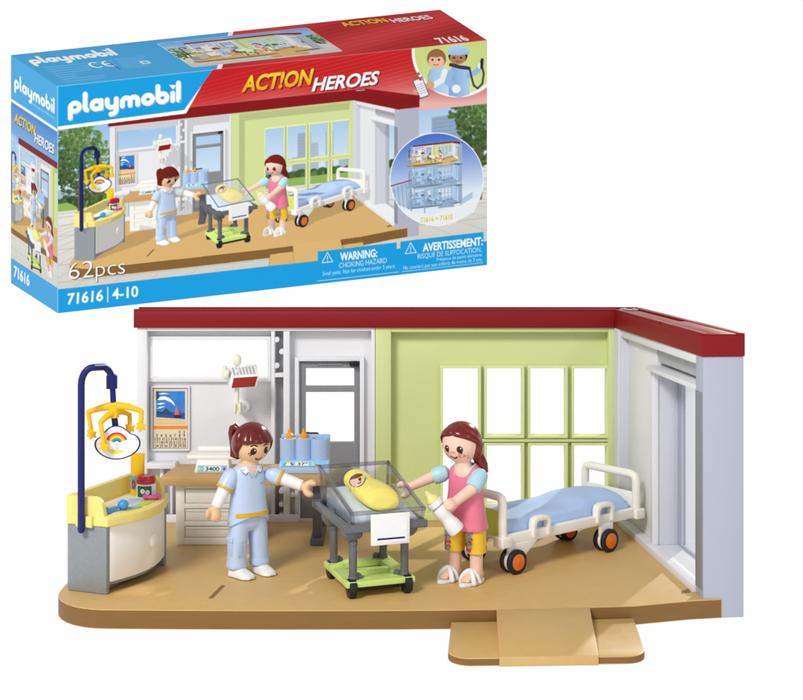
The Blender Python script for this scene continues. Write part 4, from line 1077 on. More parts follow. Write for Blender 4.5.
# pink top
mb = MB()
def scoop(t):
    f = max(0, -math.sin(t)); return -.52 * f ** 2.2
prof = [(.46, .36, 5.34, scoop), (.54, .44, 5.32, scoop), (.74, .5, 5.14, lambda t: .6 * scoop(t)), (.8, .53, 4.55, None), (.82, .56, 4.1, None), (.9, .62, 3.5, None), (1.0, .7, 2.9, None), (1.07, .76, 2.5, None), (1.06, .75, 2.42, None), (.95, .66, 2.46, None)]
mb.loft([sring(T, a, b, c, 0, 0, 48, 2.5, z) for a, b, c, z in prof], cap0=False)
top_ = mb.build('pink_top', 'pink', mom, ang=50); bvt = bvh_of(top_)
mb = MB(); rr_ = sring(T, .475, .375, 5.345, 0, 0, 48, 2.5, scoop)
mb.tube(rr_ + [rr_[0]], .038, 8, rnd=False); mb.build('neck_trim', 'teal', top_)
for a, k in ((armL, .8), (armR, 1.0)):
    dq = (a[1] - a[0]).normalized()
    mb = MB(); mb.tube([a[0] - dq * .28, a[0] - dq * .16, a[0] + dq * .05, a[0].lerp(a[1], k * .6), a[0].lerp(a[1], k)], [.1, .3, .39, .4, .37], 22, rnd=False); mb.build('sleeve', 'teal', mom)
mb = MB()
for s in (-1, 1):
    mb.loft([sring(T, a, b, c, s * x, 0, 28, 2.3) for a, b, c, x in ((.38, .38, 1.34, .56), (.45, .45, 1.36, .56), (.46, .46, 1.6, .55), (.47, .48, 2.1, .52), (.48, .5, 2.55, .48), (.4, .42, 2.8, .46))])
capri = mb.build('capri_trousers', 'capri_yellow', mom, ang=50); bvc = bvh_of(capri)
mb = MB(); rr = random.Random(9); fc = lambda x, y: T @ Vector((x, -1.2, y))
side_dir = (T.to_3x3() @ Vector((.75, 1, 0))).normalized()
for s in (-1, 1):
    mb = MB()
    for k in range(60):
        x, y = s * .56 + rr.uniform(-.44, -.02), rr.uniform(1.42, 2.4); r_ = rr.choice((.05, .075, .1))
        m_ = rr.choice((0, 0, 0, 0, 1, 1)); decal(mb, bvc, fc, elp(x, y, r_, r_ * rr.uniform(.6, 1.2), 7, rr.uniform(0, 90)), fdir, m_, .012 + .002 * m_)
    mb.build('flower_print', ['floral_red', 'floral_teal', 'eye_brown'], capri)
for s in (-1, 1):
    Rf = T @ Matrix.Translation((s * .56, -.1, 0)) @ Matrix.Rotation(-.15, 4, 'Z')
    mb = MB(); out = [(.4 * math.sin(t) * (1 if math.cos(t) < 0 else .85), -.32 - .86 * math.cos(t)) for t in (2 * math.pi * k / 26 for k in range(26))]
    mb.prism(out, .01, .15, fn=lambda x, y, h: tuple(Rf @ Vector((x, y, h))))
    for p0, p1 in (((-.37, -.62), (.36, -.2)), ((.37, -.62), (-.36, -.2))):
        pts = []
        for k in range(9):
            t = k / 8; pts.append(Rf @ Vector((p0[0] + (p1[0] - p0[0]) * t, p0[1] + (p1[1] - p0[1]) * t, .13 + .48 * math.sin(math.pi * t) ** .6)))
        mb.tube(pts, .12, 12)
    mb.build('sandal', 'sandal_white', mom, bevel=.02)

# bottle held in her hand
b0, b1 = W(425.5, 491.5, dmo - 1.3), W(457.5, 531.5, dmo - 1.25)
bo = thing('baby_bottle', 'white baby bottle with yellow teat in the hand of the woman in pink', 'baby bottle', b1)
ax = (b1 - b0); L_ = ax.length
def along(mb, prof, m=0, n=22):
    t = ax.normalized(); u = t.orthogonal().normalized(); w = t.cross(u)
    mb.loft([[b0 + ax * s + (u * math.cos(2 * math.pi * k / n) + w * math.sin(2 * math.pi * k / n)) * r for k in range(n)] for s, r in prof], m)
mb = MB(); along(mb, [(.36, .2), (.38, .3), (.44, .37), (.55, .36), (.62, .31), (.7, .31), (.78, .37), (.93, .4), (.985, .38), (1, .3)]); mb.build('bottle_body', 'bottle_white', bo)
mb = MB(); along(mb, [(.24, .34), (.25, .37), (.35, .38), (.362, .3)]); mb.build('collar_ring', 'bottle_white', bo, bevel=.01)
mb = MB(); along(mb, [(0, .04), (.02, .1), (.08, .12), (.12, .17), (.17, .28), (.22, .32), (.239, .3)]); mb.build('teat', 'nipple_pale', bo)
# ================================================================== PRINTED CARTON
# Flat print colours are worked out as a fine grid of colour values on each carton face: shapes, lettering and
# a small picture of the toy room (drawn by shooting rays at the room built above).
def srgb2lin(a): return np.where(a <= .04045, a / 12.92, ((a + .055) / 1.055) ** 2.4)
def gather(objs):
    V, Fc, col, off = [], [], [], 0
    for o in objs:
        me = o.data; me.calc_loop_triangles(); cs = [DISP.get(m.name) for m in me.materials]
        if any(c is None for c in cs): continue
        base = org_of(o); vv = np.empty(len(me.vertices) * 3); me.vertices.foreach_get('co', vv); vv = vv.reshape(-1, 3) + np.array(base)
        tt = np.empty(len(me.loop_triangles) * 3, dtype=np.int64); me.loop_triangles.foreach_get('vertices', tt); tt = tt.reshape(-1, 3) + off
        pi = np.empty(len(me.loop_triangles), dtype=np.int64); me.loop_triangles.foreach_get('material_index', pi)
        V.append(vv); Fc.append(tt); off += len(vv); col.append(np.array(cs)[np.clip(pi, 0, len(cs) - 1)])
    V = np.concatenate(V); Fc = np.concatenate(Fc)
    return BVHTree.FromPolygons(V.tolist(), Fc.tolist(), all_triangles=True), np.concatenate(col)
PX0, PX1, PY0, PY1, ST = 56, 752, 304, 668, 1.0
def snapshot(objs, ss=2):
    bv, col = gather(objs); nx, ny = int((PX1 - PX0) / ST), int((PY1 - PY0) / ST); acc = np.zeros((ny, nx, 4)); o = Vector((0, 0, HC)); ld = Vector((-.5, -.55, .67)).normalized()
    rc = bv.ray_cast
    for sy in range(ss):
        for sx in range(ss):
            buf = np.zeros((ny, nx, 4))
            for j in range(ny):
                y = PY0 + (j + (sy + .5) / ss) * ST; vz = -(y - YH) / F
                for i in range(nx):
                    x = PX0 + (i + (sx + .5) / ss) * ST
                    h = rc(o, Vector(((x - CX) / F, 1, vz)))
                    if h[0] is None: continue
                    n = h[1]
                    if n.y > 0: n = -n
                    sh = .88 + .28 * max(0.0, n.dot(ld))
                    if sx == sy and rc(h[0] + n * .02, ld, 7)[0] is not None: sh *= .74
                    c = col[h[2]]; buf[j, i, 0] = c[0] * sh; buf[j, i, 1] = c[1] * sh; buf[j, i, 2] = c[2] * sh; buf[j, i, 3] = 1
            acc += buf
    return acc / (ss * ss)                            # premultiplied
def kids(root): return [o for o in root.children_recursive if o.type == 'MESH']
tops = [o for o in C.objects if o.parent is None]
room_objs = [o for r in tops if r not in (cot, baby, mom, bo) for o in kids(r)]
front_objs = [o for r in (cot, baby, mom, bo) for o in kids(r)]
L_room = snapshot(room_objs); L_front = snapshot(front_objs)
L_all = L_front + L_room * (1 - L_front[..., 3:])

class Canvas:
    def __init__(s, w, h, k, kx=None):
        s.k = k; s.kx = kx or k; s.W = int(round(w * s.kx)); s.H = int(round(h * k)); s.a = np.ones((s.H, s.W, 3)); s.tr = lambda x, y: (x, y)
        s.U, s.Vv = np.meshgrid((np.arange(s.W) + .5) / s.kx, (np.arange(s.H) + .5) / k)
    def _pts(s, pts): return np.array([s.tr(x, y) for x, y in pts], float) * np.array([s.kx, s.k])
    def paint(s, mask, color, alpha=1.0, box=None):
        j0, j1, i0, i1 = box or (0, s.H, 0, s.W)
        if callable(color): c = color(s.U[j0:j1, i0:i1], s.Vv[j0:j1, i0:i1])
        else: c = np.array(color, float) / 255.0
        m = (mask * alpha)[..., None]; s.a[j0:j1, i0:i1] = s.a[j0:j1, i0:i1] * (1 - m) + c * m
    def _bb(s, P, pad=2):
        i0, j0 = np.floor(P.min(0) - pad).astype(int); i1, j1 = np.ceil(P.max(0) + pad).astype(int)
        return max(j0, 0), min(j1, s.H), max(i0, 0), min(i1, s.W)
    def poly(s, pts, color, alpha=1.0, soft=0):
        P = s._pts(pts); b = s._bb(P); j0, j1, i0, i1 = b
        if j1 <= j0 or i1 <= i0: return
        SS = 3; m = np.zeros((j1 - j0, i1 - i0))
        for a in range(SS):
            yy = np.arange(j0, j1) + (a + .5) / SS
            for c in range(SS):
                xx = np.arange(i0, i1) + (c + .5) / SS; ins = np.zeros((len(yy), len(xx)), bool)
                for q in range(len(P)):
                    (x0, y0), (x1, y1) = P[q], P[(q + 1) % len(P)]
                    if y0 == y1: continue
                    cond = ((y0 > yy) != (y1 > yy)); xi = x0 + (yy - y0) * (x1 - x0) / (y1 - y0)
                    ins ^= cond[:, None] & (xx[None, :] < xi[:, None])
                m += ins
        s.paint(m / (SS * SS), color, alpha, b)
    def disc(s, x, y, r, color, alpha=1.0, ry=None, soft=1.0, rot=0):
        s.poly(elp(x, y, r, ry or r, 26, rot), color, alpha)
    def line(s, pts, w, color, alpha=1.0, asp=1.0):  # w in canvas units
        P = s._pts(pts); b = s._bb(P, int(w * max(s.k, s.kx) * max(1, asp)) + 2); j0, j1, i0, i1 = b
        if j1 <= j0 or i1 <= i0: return
        X, Y = np.meshgrid(np.arange(i0, i1) + .5, np.arange(j0, j1) + .5); d = np.full(X.shape, 1e9); Y = Y / asp; P = P / np.array([1, asp])
        for q in range(len(P) - 1):
            a, c = P[q], P[q + 1]; v = c - a; L2 = v @ v or 1
            t = np.clip(((X - a[0]) * v[0] + (Y - a[1]) * v[1]) / L2, 0, 1); d = np.minimum(d, np.hypot(X - a[0] - t * v[0], Y - a[1] - t * v[1]))
        s.paint(np.clip(w * s.k / 2 - d + .5, 0, 1), color, alpha, b)
    def text(s, st, x0, x1, ycap, ybase, color, bold=0.0, shear=0.0, alpha=1.0, dx=0, dy=0, ref=None):
        """lettering from x0 to x1, capital top / baseline given, in canvas units"""
        v, t = text_tris(st, bold, shear); cap = text_tris('H', bold, 0)[0][:, 1]; hh = cap.max() - max(0, cap.min())
        v = v.copy(); a, b_ = v[:, 0].min(), v[:, 0].max()
        P = np.stack([(x0 + (v[:, 0] - a) / (b_ - a) * (x1 - x0) + dx) * s.kx, (ybase - v[:, 1] / hh * (ybase - ycap) + dy) * s.k], 1)
        bb = s._bb(P); j0, j1, i0, i1 = bb
        if j1 <= j0 or i1 <= i0: return
        SS = 3; m = np.zeros(((j1 - j0) * SS, (i1 - i0) * SS), bool); Q = (P - np.array([i0, j0])) * SS
        for tri in t:
            (ax_, ay_), (bx2, by2), (cx2, cy2) = Q[tri[0]], Q[tri[1]], Q[tri[2]]
            x_0, x_1 = int(max(0, math.floor(min(ax_, bx2, cx2)))), int(min(m.shape[1], math.ceil(max(ax_, bx2, cx2)) + 1)); y_0, y_1 = int(max(0, math.floor(min(ay_, by2, cy2)))), int(min(m.shape[0], math.ceil(max(ay_, by2, cy2)) + 1))
            if x_1 <= x_0 or y_1 <= y_0: continue
            X = np.arange(x_0, x_1)[None, :] + .5; Y = np.arange(y_0, y_1)[:, None] + .5
            e0 = (bx2 - ax_) * (Y - ay_) - (by2 - ay_) * (X - ax_); e1 = (cx2 - bx2) * (Y - by2) - (cy2 - by2) * (X - bx2); e2 = (ax_ - cx2) * (Y - cy2) - (ay_ - cy2) * (X - cx2)
            m[y_0:y_1, x_0:x_1] |= ((e0 >= 0) & (e1 >= 0) & (e2 >= 0)) | ((e0 <= 0) & (e1 <= 0) & (e2 <= 0))
        mm = m.reshape(j1 - j0, SS, i1 - i0, SS).mean((1, 3)); s.paint(mm, color, alpha, bb)
    def layer(s, L, fx, mod=None, alpha=1.0, clip=None):
        """picture of the room; fx maps canvas units to photo coordinates"""
        X, Y = fx(s.U, s.Vv); gx, gy = (X - PX0) / ST - .5, (Y - PY0) / ST - .5
        ny, nx = L.shape[:2]; ok = (gx > 0) & (gy > 0) & (gx < nx - 2) & (gy < ny - 2)
        if clip is not None: ok &= clip
        gx = np.clip(gx, 0, nx - 2.001); gy = np.clip(gy, 0, ny - 2.001); i, j = gx.astype(int), gy.astype(int); fx_, fy_ = (gx - i)[..., None], (gy - j)[..., None]
        q = L[j, i] * (1 - fx_) * (1 - fy_) + L[j, i + 1] * fx_ * (1 - fy_) + L[j + 1, i] * (1 - fx_) * fy_ + L[j + 1, i + 1] * fx_ * fy_
        q = q * (ok[..., None] * alpha); rgb = q[..., :3]
        if mod: rgb = mod(rgb, q[..., 3:])
        s.a = s.a * (1 - q[..., 3:]) + rgb
def shrink(L, f):                                     # box filtered copy, for pictures printed small
    ny, nx = L.shape[0] // f * f, L.shape[1] // f * f
    q = L[:ny, :nx].reshape(ny // f, f, nx // f, f, 4).mean((1, 3)); return np.repeat(np.repeat(q, f, 0), f, 1)
def grad(c0, c1, v0, v1, ax=1):
    c0, c1 = np.array(c0) / 255.0, np.array(c1) / 255.0
    return lambda U, V: c0 + (c1 - c0) * np.clip(((V if ax else U) - v0) / (v1 - v0), 0, 1)[..., None]
LOGO = 'playmobil'
def logo(cv, x0, x1, ytop, ybase, color, w=.37, dx=0, dy=0, fn=None, asp=1.0):
    """rounded wordmark; ytop is the x-height line"""
    arc = lambda cx, cy, r, a0, a1, n=14, ry=None: [(cx + r * math.cos(math.radians(a0 + (a1 - a0) * k / n)), cy + (ry or r) * math.sin(math.radians(a0 + (a1 - a0) * k / n))) for k in range(n + 1)]
    ringp = arc(.5, .5, .315, 0, 360, 24); G = {
        'p': ([[(.185, -.3), (.185, .5)], ringp], 1.03), 'l': ([[(.18, 1.42), (.18, .4)] + arc(.36, .36, .18, 180, 250, 5)], .47), 'a': ([ringp, [(.815, .8), (.815, .2)]], 1.05),
        'y': ([[(.185, .8), (.185, .5)] + arc(.5, .5, .315, 180, 360, 12) + [(.815, .8)], [(.815, .8), (.815, .0)] + arc(.5, -.02, .315, 0, -100, 8)], 1.05),
        'm': ([[(.185, .19), (.185, .5)] + arc(.45, .53, .265, 180, 0, 10) + [(.715, .19)], [(.715, .5)] + arc(.98, .53, .265, 180, 0, 10) + [(1.245, .19)]], 1.45),
        'o': ([ringp], 1.0), 'b': ([[(.185, 1.4), (.185, .5)], ringp], 1.03), 'i': ([[(.18, .78), (.18, .2)]], .4), 'L': ([[(.18, 1.5), (.18, .2)]], .4)}
    tot = sum(G[c][1] for c in 'playmobiL'); sx = (x1 - x0) / tot; sy = ybase - ytop; x = 0
    P = lambda px_, py_: (x0 + (x + px_) * sx + dx, ybase - py_ * sy + dy)
    old = cv.tr; 
    if fn: cv.tr = fn
    for c in 'playmobiL':
        for st in G[c][0]: cv.line([P(*p) for p in st], w * sy / asp, color, 1.0, asp)
        if c == 'i': cv.poly([P(-.08, 1.42), P(.42, 1.36), P(.2, 1.06)], color)
        x += G[c][1]
    cv.tr = old
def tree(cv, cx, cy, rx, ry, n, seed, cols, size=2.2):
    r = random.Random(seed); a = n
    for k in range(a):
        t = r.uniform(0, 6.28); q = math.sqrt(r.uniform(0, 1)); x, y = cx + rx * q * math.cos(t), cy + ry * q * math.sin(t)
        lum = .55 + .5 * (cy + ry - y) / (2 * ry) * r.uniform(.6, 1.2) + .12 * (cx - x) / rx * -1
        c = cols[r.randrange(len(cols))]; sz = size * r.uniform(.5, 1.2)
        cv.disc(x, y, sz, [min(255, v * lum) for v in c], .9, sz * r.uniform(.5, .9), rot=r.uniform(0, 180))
GREENS = [(120, 156, 84), (96, 138, 70), (142, 172, 100), (80, 120, 66)]

# ------------------------------------------------------------------ front face, 429 x 227 units
K = 2.0
fc_ = Canvas(429, 227, K)
toF = lambda x, y: (x - 58, y - 86 + .1072 * (x - 58))
fc_.tr = toF
ID = lambda x, y: (x, y)
def outdoors(cv, u0, u1, v0, vh, vb, seed=1, sc=1.0):
    """sky, skyline, lawn and paving as printed behind the room (canvas units)"""
    cv.tr = ID
    cv.poly([(u0, v0), (u1, v0), (u1, vh + 2), (u0, vh + 2)], grad((112, 168, 226), (226, 240, 250), v0, vh))
    r = random.Random(seed)
    for k in range(16):
        x, y = r.uniform(u0, u1), r.uniform(v0, vh - 25 * sc); 
        for j in range(5): cv.disc(x + r.uniform(-14, 14) * sc, y + r.uniform(-3, 3) * sc, r.uniform(6, 14) * sc, (255, 255, 255), .1, r.uniform(2, 4) * sc)
    x = u0
    while x < u1:
        w = r.uniform(7, 18) * sc; h = r.uniform(8, 46) * sc * (1 if r.random() < .5 else .5); c = r.uniform(150, 196)
        cv.poly([(x, vh - h), (x + w, vh - h), (x + w, vh), (x, vh)], (c - 16, c, c + 16), .85)
        for q in range(int(h / (3 * sc))): cv.line([(x + 1, vh - h + 2 + q * 3 * sc), (x + w - 1, vh - h + 2 + q * 3 * sc)], .6 * sc, (c - 40, c - 22, c - 4), .5)
        x += w + r.uniform(-4, 8) * sc
    for k in range(int((u1 - u0) / (5 * sc))): cv.disc(u0 + k * 5 * sc + r.uniform(-2, 2), vh - 2 * sc + r.uniform(-2, 2), 6 * sc * r.uniform(.7, 1.4), [v * r.uniform(.55, .85) for v in GREENS[k % 4]], .95, 4.5 * sc)
    cv.poly([(u0, vh), (u1, vh), (u1, vh + 8 * sc), (u0, vh + 8 * sc)], (152, 184, 96)); cv.poly([(u0, vh + 8 * sc), (u1, vh + 8 * sc), (u1, vb), (u0, vb)], grad((236, 236, 230), (206, 204, 196), vh, vb))
    for k in range(9): y = vh + 10 * sc + (vb - vh) * (k / 8) ** 1.6; cv.line([(u0, y), (u1, y)], .7 * sc, (172, 170, 164), .7)
    for k in range(-6, 22): x = u0 + (u1 - u0) * k / 14; cx_ = (u0 + u1) / 2; cv.line([(cx_ + (x - cx_) * .35, vh + 9 * sc), (cx_ + (x - cx_) * 1.6, vb)], .6 * sc, (178, 176, 170), .6)
outdoors(fc_, 0, 429, 0, 118, 227, 3)
fc_.tr = toF
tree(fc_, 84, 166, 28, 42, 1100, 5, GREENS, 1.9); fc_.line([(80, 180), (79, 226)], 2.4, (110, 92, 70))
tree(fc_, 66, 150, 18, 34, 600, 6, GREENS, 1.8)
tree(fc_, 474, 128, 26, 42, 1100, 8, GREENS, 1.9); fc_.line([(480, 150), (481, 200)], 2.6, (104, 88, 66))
for a, w, h, y in ((432, 16, 60, 118), (448, 14, 34, 120)):
    fc_.poly([(a, y), (a + w, y - 2), (a + w, y + h), (a, y + h)], (150, 174, 200))
    for k in range(14): fc_.line([(a + 1, y + 3 + k * 4), (a + w - 1, y + 1 + k * 4)], .8, (122, 146, 178), .7)
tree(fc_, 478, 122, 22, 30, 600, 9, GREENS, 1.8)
def blur(a, r):
    for ax_ in (0, 1):
        acc = np.zeros_like(a); n_ = 0
        for k in range(-r, r + 1): w_ = r + 1 - abs(k); acc += np.roll(a, k, ax_) * w_; n_ += w_
        a = acc / n_
    return a
fc_.a = blur(fc_.a, 1)
SXp, SYp = .509, .4955
mapF = lambda U, V: (136 + (U - 51.8) / SXp, 328 + (V - 46.3) / SYp)
# red banner behind the roof line, fading away to the right
fc_.poly([(215, 60), (490, 34), (490, 104), (416, 112), (418, 100), (353, 92), (190, 116), (150, 122)], lambda U, V: (np.array([198, 30, 34]) + (np.array([236, 186, 180]) - np.array([198, 30, 34])) * np.clip((V - 14 - 3 * np.sin(U * .05)) / 44, 0, 1)[..., None] ** 1.6) / 255.0)
for k in range(14):
    y0 = 44 + k * 4; fc_.poly([(200, y0 + 40), (420, y0 - 18), (420, y0 - 16.5), (200, y0 + 41)], (255, 150, 130), .14)
fc_.layer(L_all, mapF)
# clear basin hint in the printed picture
fc_.tr = lambda X, Y: (51.8 + (X - 136) * SXp, 46.3 + (Y - 328) * SYp)
fc_.poly([(320, 466), (388, 462), (421, 508), (350, 515)], (200, 206, 222), .35)
for q in (((320, 466), (388, 462)), ((388, 462), (421, 508)), ((421, 508), (350, 515)), ((350, 515), (320, 466))): fc_.line(q, 1.3, (120, 124, 140), .8)
fc_.tr = toF
# blue brand panel with the white slanted edge
fc_.poly([(50, 80), (222, 50), (186.5, 113.6), (56, 130.5), (50, 131)], (255, 255, 255))
fc_.poly([(50, 80), (217, 50), (214.5, 68), (184.5, 110.2), (56, 127), (50, 127)], (22, 160, 228))
fc_.tr = ID
logo(fc_, 10, 124, 16.6, 29.6, (120, 180, 225), dx=.9, dy=1.0); logo(fc_, 10, 124, 16.6, 29.6, (255, 255, 255)); fc_.poly([(121.6, 26.6), (124.2, 26.6), (124.2, 30.2), (121.6, 30.2)], (120, 176, 220))
for dx_, dy_, c in ((1.3, 1.2, (110, 20, 20)), (0, 0, None)):
    fc_.text('ACT!ON', 183.5, 256.5, 10.2, 25.6, c or grad((255, 226, 60), (240, 164, 24), 8, 27), .035, .28, dx=dx_, dy=dy_)
    fc_.text('HEROES', 254, 322, 19.6, 32.6, c or (255, 255, 255), .03, .28, dx=dx_, dy=dy_)
# portrait roundel, top right
fc_.tr = toF
fc_.poly([p for p in elp(458, 52, 46, 46, 60)], (255, 255, 255)); fc_.poly(elp(458, 52, 43.2, 43.2, 60), lambda U, V: (np.array([206, 220, 132]) + (np.array([238, 240, 200]) - np.array([206, 220, 132])) * np.exp(-((U - 392) ** 2 + (V - 52) ** 2) / 700)[..., None]) / 255.0)
def g2(c0, c1, x0, x1): return grad(c0, c1, x0 - 58, x1 - 58, 0)
fc_.poly([(427, 76), (430, 70), (440, 66.5), (448, 69), (452, 80), (450, 95.5), (440, 93), (431, 90)], g2((150, 196, 232), (196, 222, 244), 428, 450))
fc_.line([(445, 72), (443, 80), (435, 85)], 6, (240, 242, 246)); fc_.disc(430.5, 85.5, 4.2, (226, 160, 126)); fc_.disc(426.5, 87, 2.6, (226, 160, 126))
fc_.line([(431, 70), (428, 82)], 1, (206, 170, 60))
fc_.disc(436.8, 59, 9.6, (150, 96, 62), ry=10); fc_.disc(436.6, 62.4, 8, (236, 190, 160), ry=7.4); fc_.poly([(428.4, 59), (429, 53), (436, 49.5), (444, 53), (445.4, 60), (442, 56.5), (437, 57.6), (431, 57)], (158, 104, 66))
for dx_ in (-3.6, 2.8): fc_.disc(436.4 + dx_, 60, 1.15, (70, 36, 24))
fc_.line([(434, 64.8), (436.4, 65.6), (438.6, 64.8)], .7, (150, 70, 60))
fc_.poly([(449, 72), (454, 66), (466, 65), (470, 72), (470, 95), (460, 98), (449, 96)], g2((130, 172, 222), (176, 208, 240), 450, 468))
fc_.line([(451, 73), (448, 82), (455, 88)], 6.4, (150, 190, 232)); fc_.disc(456.5, 89.4, 4.3, (244, 246, 248)); fc_.line([(469, 76), (477, 72), (480, 67)], 5.4, (150, 190, 232)); fc_.disc(480.6, 66.4, 3, (238, 240, 244))
fc_.disc(458.2, 56, 9.6, (40, 32, 34), ry=8); fc_.disc(458, 58.2, 8, (180, 128, 88), ry=6.6); fc_.poly([(447.4, 55), (448.6, 49), (455, 45.2), (463, 45.4), (468.6, 49), (470, 54.4), (459, 55.6)], grad((190, 218, 246), (150, 190, 232), 1, 14))
for dx_ in (-3.6, 3.4): fc_.disc(458 + dx_, 58, 1.1, (44, 24, 18))
fc_.line([(456, 61.6), (458.4, 62.2), (460.4, 61.5)], .7, (110, 50, 44))
fc_.line([(451, 65.6), (462, 67.6), (470, 69.6), (471.4, 76), (474, 86), (478, 89), (482.6, 84), (484, 74), (482, 66), (481.4, 61.6)], 2, (66, 68, 74)); fc_.line([(451, 65), (460, 67.4), (469, 68.6)], 3.6, (58, 58, 62)); fc_.line([(482.4, 60), (482, 68)], 3, (40, 40, 44))
fc_.poly([(412.6, 81), (422.6, 76.6), (430, 96), (420.4, 99.8)], (88, 94, 104)); fc_.poly([(413.8, 81.6), (422.2, 78), (428.8, 95.4), (420.8, 98.4)], (240, 240, 246)); fc_.poly([(416.4, 76), (418.6, 71.6), (421, 75)], (110, 116, 126))
for k in range(5): fc_.line([(417 + k * .9, 86 + k * 2.1), (423 + k * .9, 83.6 + k * 2.1)], .6, (150, 154, 190))
fc_.disc(420.8, 79.6, 1.6, (214, 60, 70)); fc_.disc(415.8, 92, 2.4, (226, 160, 126)); fc_.disc(430, 86.6, 2.8, (228, 164, 130))
# inset roundel, lower right: the room on top of two pale storeys
cx_, cy_, rr_ = 437, 180.4, 46.2
fc_.poly(elp(cx_, cy_, rr_ + .9, rr_ + .9, 70), (250, 252, 255)); uc, vc = toF(cx_, cy_)
fc_.poly(elp(cx_, cy_, rr_, rr_, 70), grad((74, 116, 204), (228, 238, 250), vc - 44, vc + 16))
clipc = (fc_.U - uc) ** 2 + (fc_.Vv - vc + .1072 * (fc_.U - uc) * 0) ** 2 < (rr_ - .6) ** 2
fc_.poly([(405, 212), (432, 216), (478, 200), (482, 196), (474, 214), (450, 226), (430, 226), (408, 218)], (240, 243, 246))
blue = lambda rgb, al: .62 * (rgb.mean(-1, keepdims=True) * np.array([.8, .9, 1.0])) + al * np.array([.24, .31, .38])
def stor(v0): # affine from canvas units: roof left (411,148) to right (462,141), floor 16 lower
    def fn(U, V):
        px_ = U + 58; py_ = V + 86 - .1072 * U
        t = (px_ - 411) / 51.0; return 100 + t * 640, 310 + (py_ - (v0 - 5.5 * t)) / 21.0 * 320
    return fn
Ls = shrink(L_all, 2)
fc_.tr = toF
for v0, md in ((189.5, blue), (168.5, blue), (147.0, None)):
    tcol = (214, 226, 240)
    fc_.poly([(411, v0 + 1), (462, v0 - 5), (462, v0 + 17), (428, v0 + 21), (411, v0 + 20)], tcol, .55)
    fc_.layer(Ls, stor(v0), md, clip=clipc)
for x, y0, y1 in ((411.6, 148, 212), (425, 192, 214), (461, 143, 206)): fc_.line([(x, y0), (x, y1)], 1.3, (150, 172, 196), .9)
for y in (166, 187): fc_.line([(411, y + 2), (428, y + 3), (462, y - 5)], 1.0, (176, 196, 214), .9)
fc_.poly([(392, 190), (411, 182), (411, 211), (398, 206)], (150, 180, 214), .6); fc_.line([(391.5, 187), (411, 181.5)], 1.4, (130, 92, 112)); fc_.poly([(462, 200), (473, 193), (473, 199), (462, 206)], (150, 196, 214), .7)
for k in range(5): fc_.line([(394 + k * 4, 188 - k), (396 + k * 4, 206 + k)], .6, (110, 140, 176), .7)
fc_.tr = ID; fc_.text('71616 + 71615', 363, 395, 172.2, 177, (224, 204, 60), .03)
# outlined piece count
for dx_, dy_, c in ((.8, .8, (70, 60, 50)), (-.3, -.3, (120, 110, 96)), (0, 0, (255, 255, 255))):
    fc_.text('62', 11, 36, 178.6, 195.0, c, -.012, dx=dx_, dy=dy_); fc_.text('pcs', 38.2, 67.5, 178.6 + 1, 195.0, c, -.012, dx=dx_, dy=dy_)
# blue strip along the foot
bl = (22, 160, 228)
fc_.poly([(0, 203.4), (260, 203.8), (260, 194.6), (339, 194.2), (339, 200.6), (342.6, 200.6), (342.6, 193.8), (425.6, 193.4), (425.6, 203.2), (429, 203.2), (429, 227), (0, 227)], bl)
fc_.text('71616', 10, 45.5, 208.6, 219.4, (255, 255, 255), .025, .06); fc_.line([(50.2, 207), (50.2, 221.6)], .9, (255, 255, 255)); fc_.text('4-10', 54.6, 80.6, 208.6, 219.4, (255, 255, 255), .02)
def tri(x, y, s):
    fc_.line([(x, y), (x + s, y), (x + s / 2, y - s * .95), (x, y)], .7, (240, 250, 255)); fc_.line([(x + s / 2, y - s * .6), (x + s / 2, y - s * .3)], .7, (240, 250, 255)); fc_.disc(x + s / 2, y - s * .13, .5, (240, 250, 255))
tri(264.5, 206.4, 10.5); tri(347.5, 206.6, 11)
wt = (255, 255, 255)
fc_.text('WARNING:', 282.5, 319.5, 198.4, 206.4, wt, .03); fc_.text('CHOKING HAZARD', 281.5, 329, 208.6, 213.6, wt, -.005, alpha=.9); fc_.text('Small parts. Not for children under 3 years.', 265, 337.5, 215.6, 219.4, wt, 0, alpha=.85); fc_.line([(259.8, 224.2), (341, 224.2)], .5, wt, .8)
fc_.text('AVERTISSEMENT:', 365, 425, 198.4, 206.4, wt, .03); fc_.text('RISQUE DE SUFFOCATION.', 360, 424, 208.4, 213.2, wt, -.005, alpha=.9); fc_.text('Présence de petits éléments.', 379, 424.5, 214.4, 217.6, wt, 0, alpha=.85); fc_.text('Ne convient pas aux enfants de moins de 3 ans.', 345.5, 424.5, 219, 222.4, wt, 0, alpha=.85); fc_.line([(344.5, 224.4), (425, 224.4)], .5, wt, .8)
fc_.line([(0, 0), (0, 227)], 1.0, (150, 210, 244), .8); fc_.line([(0, 0), (155, 0)], 1.6, (170, 216, 244), .9); fc_.line([(155, 0), (429, 0)], 1.4, (236, 150, 140), .8)

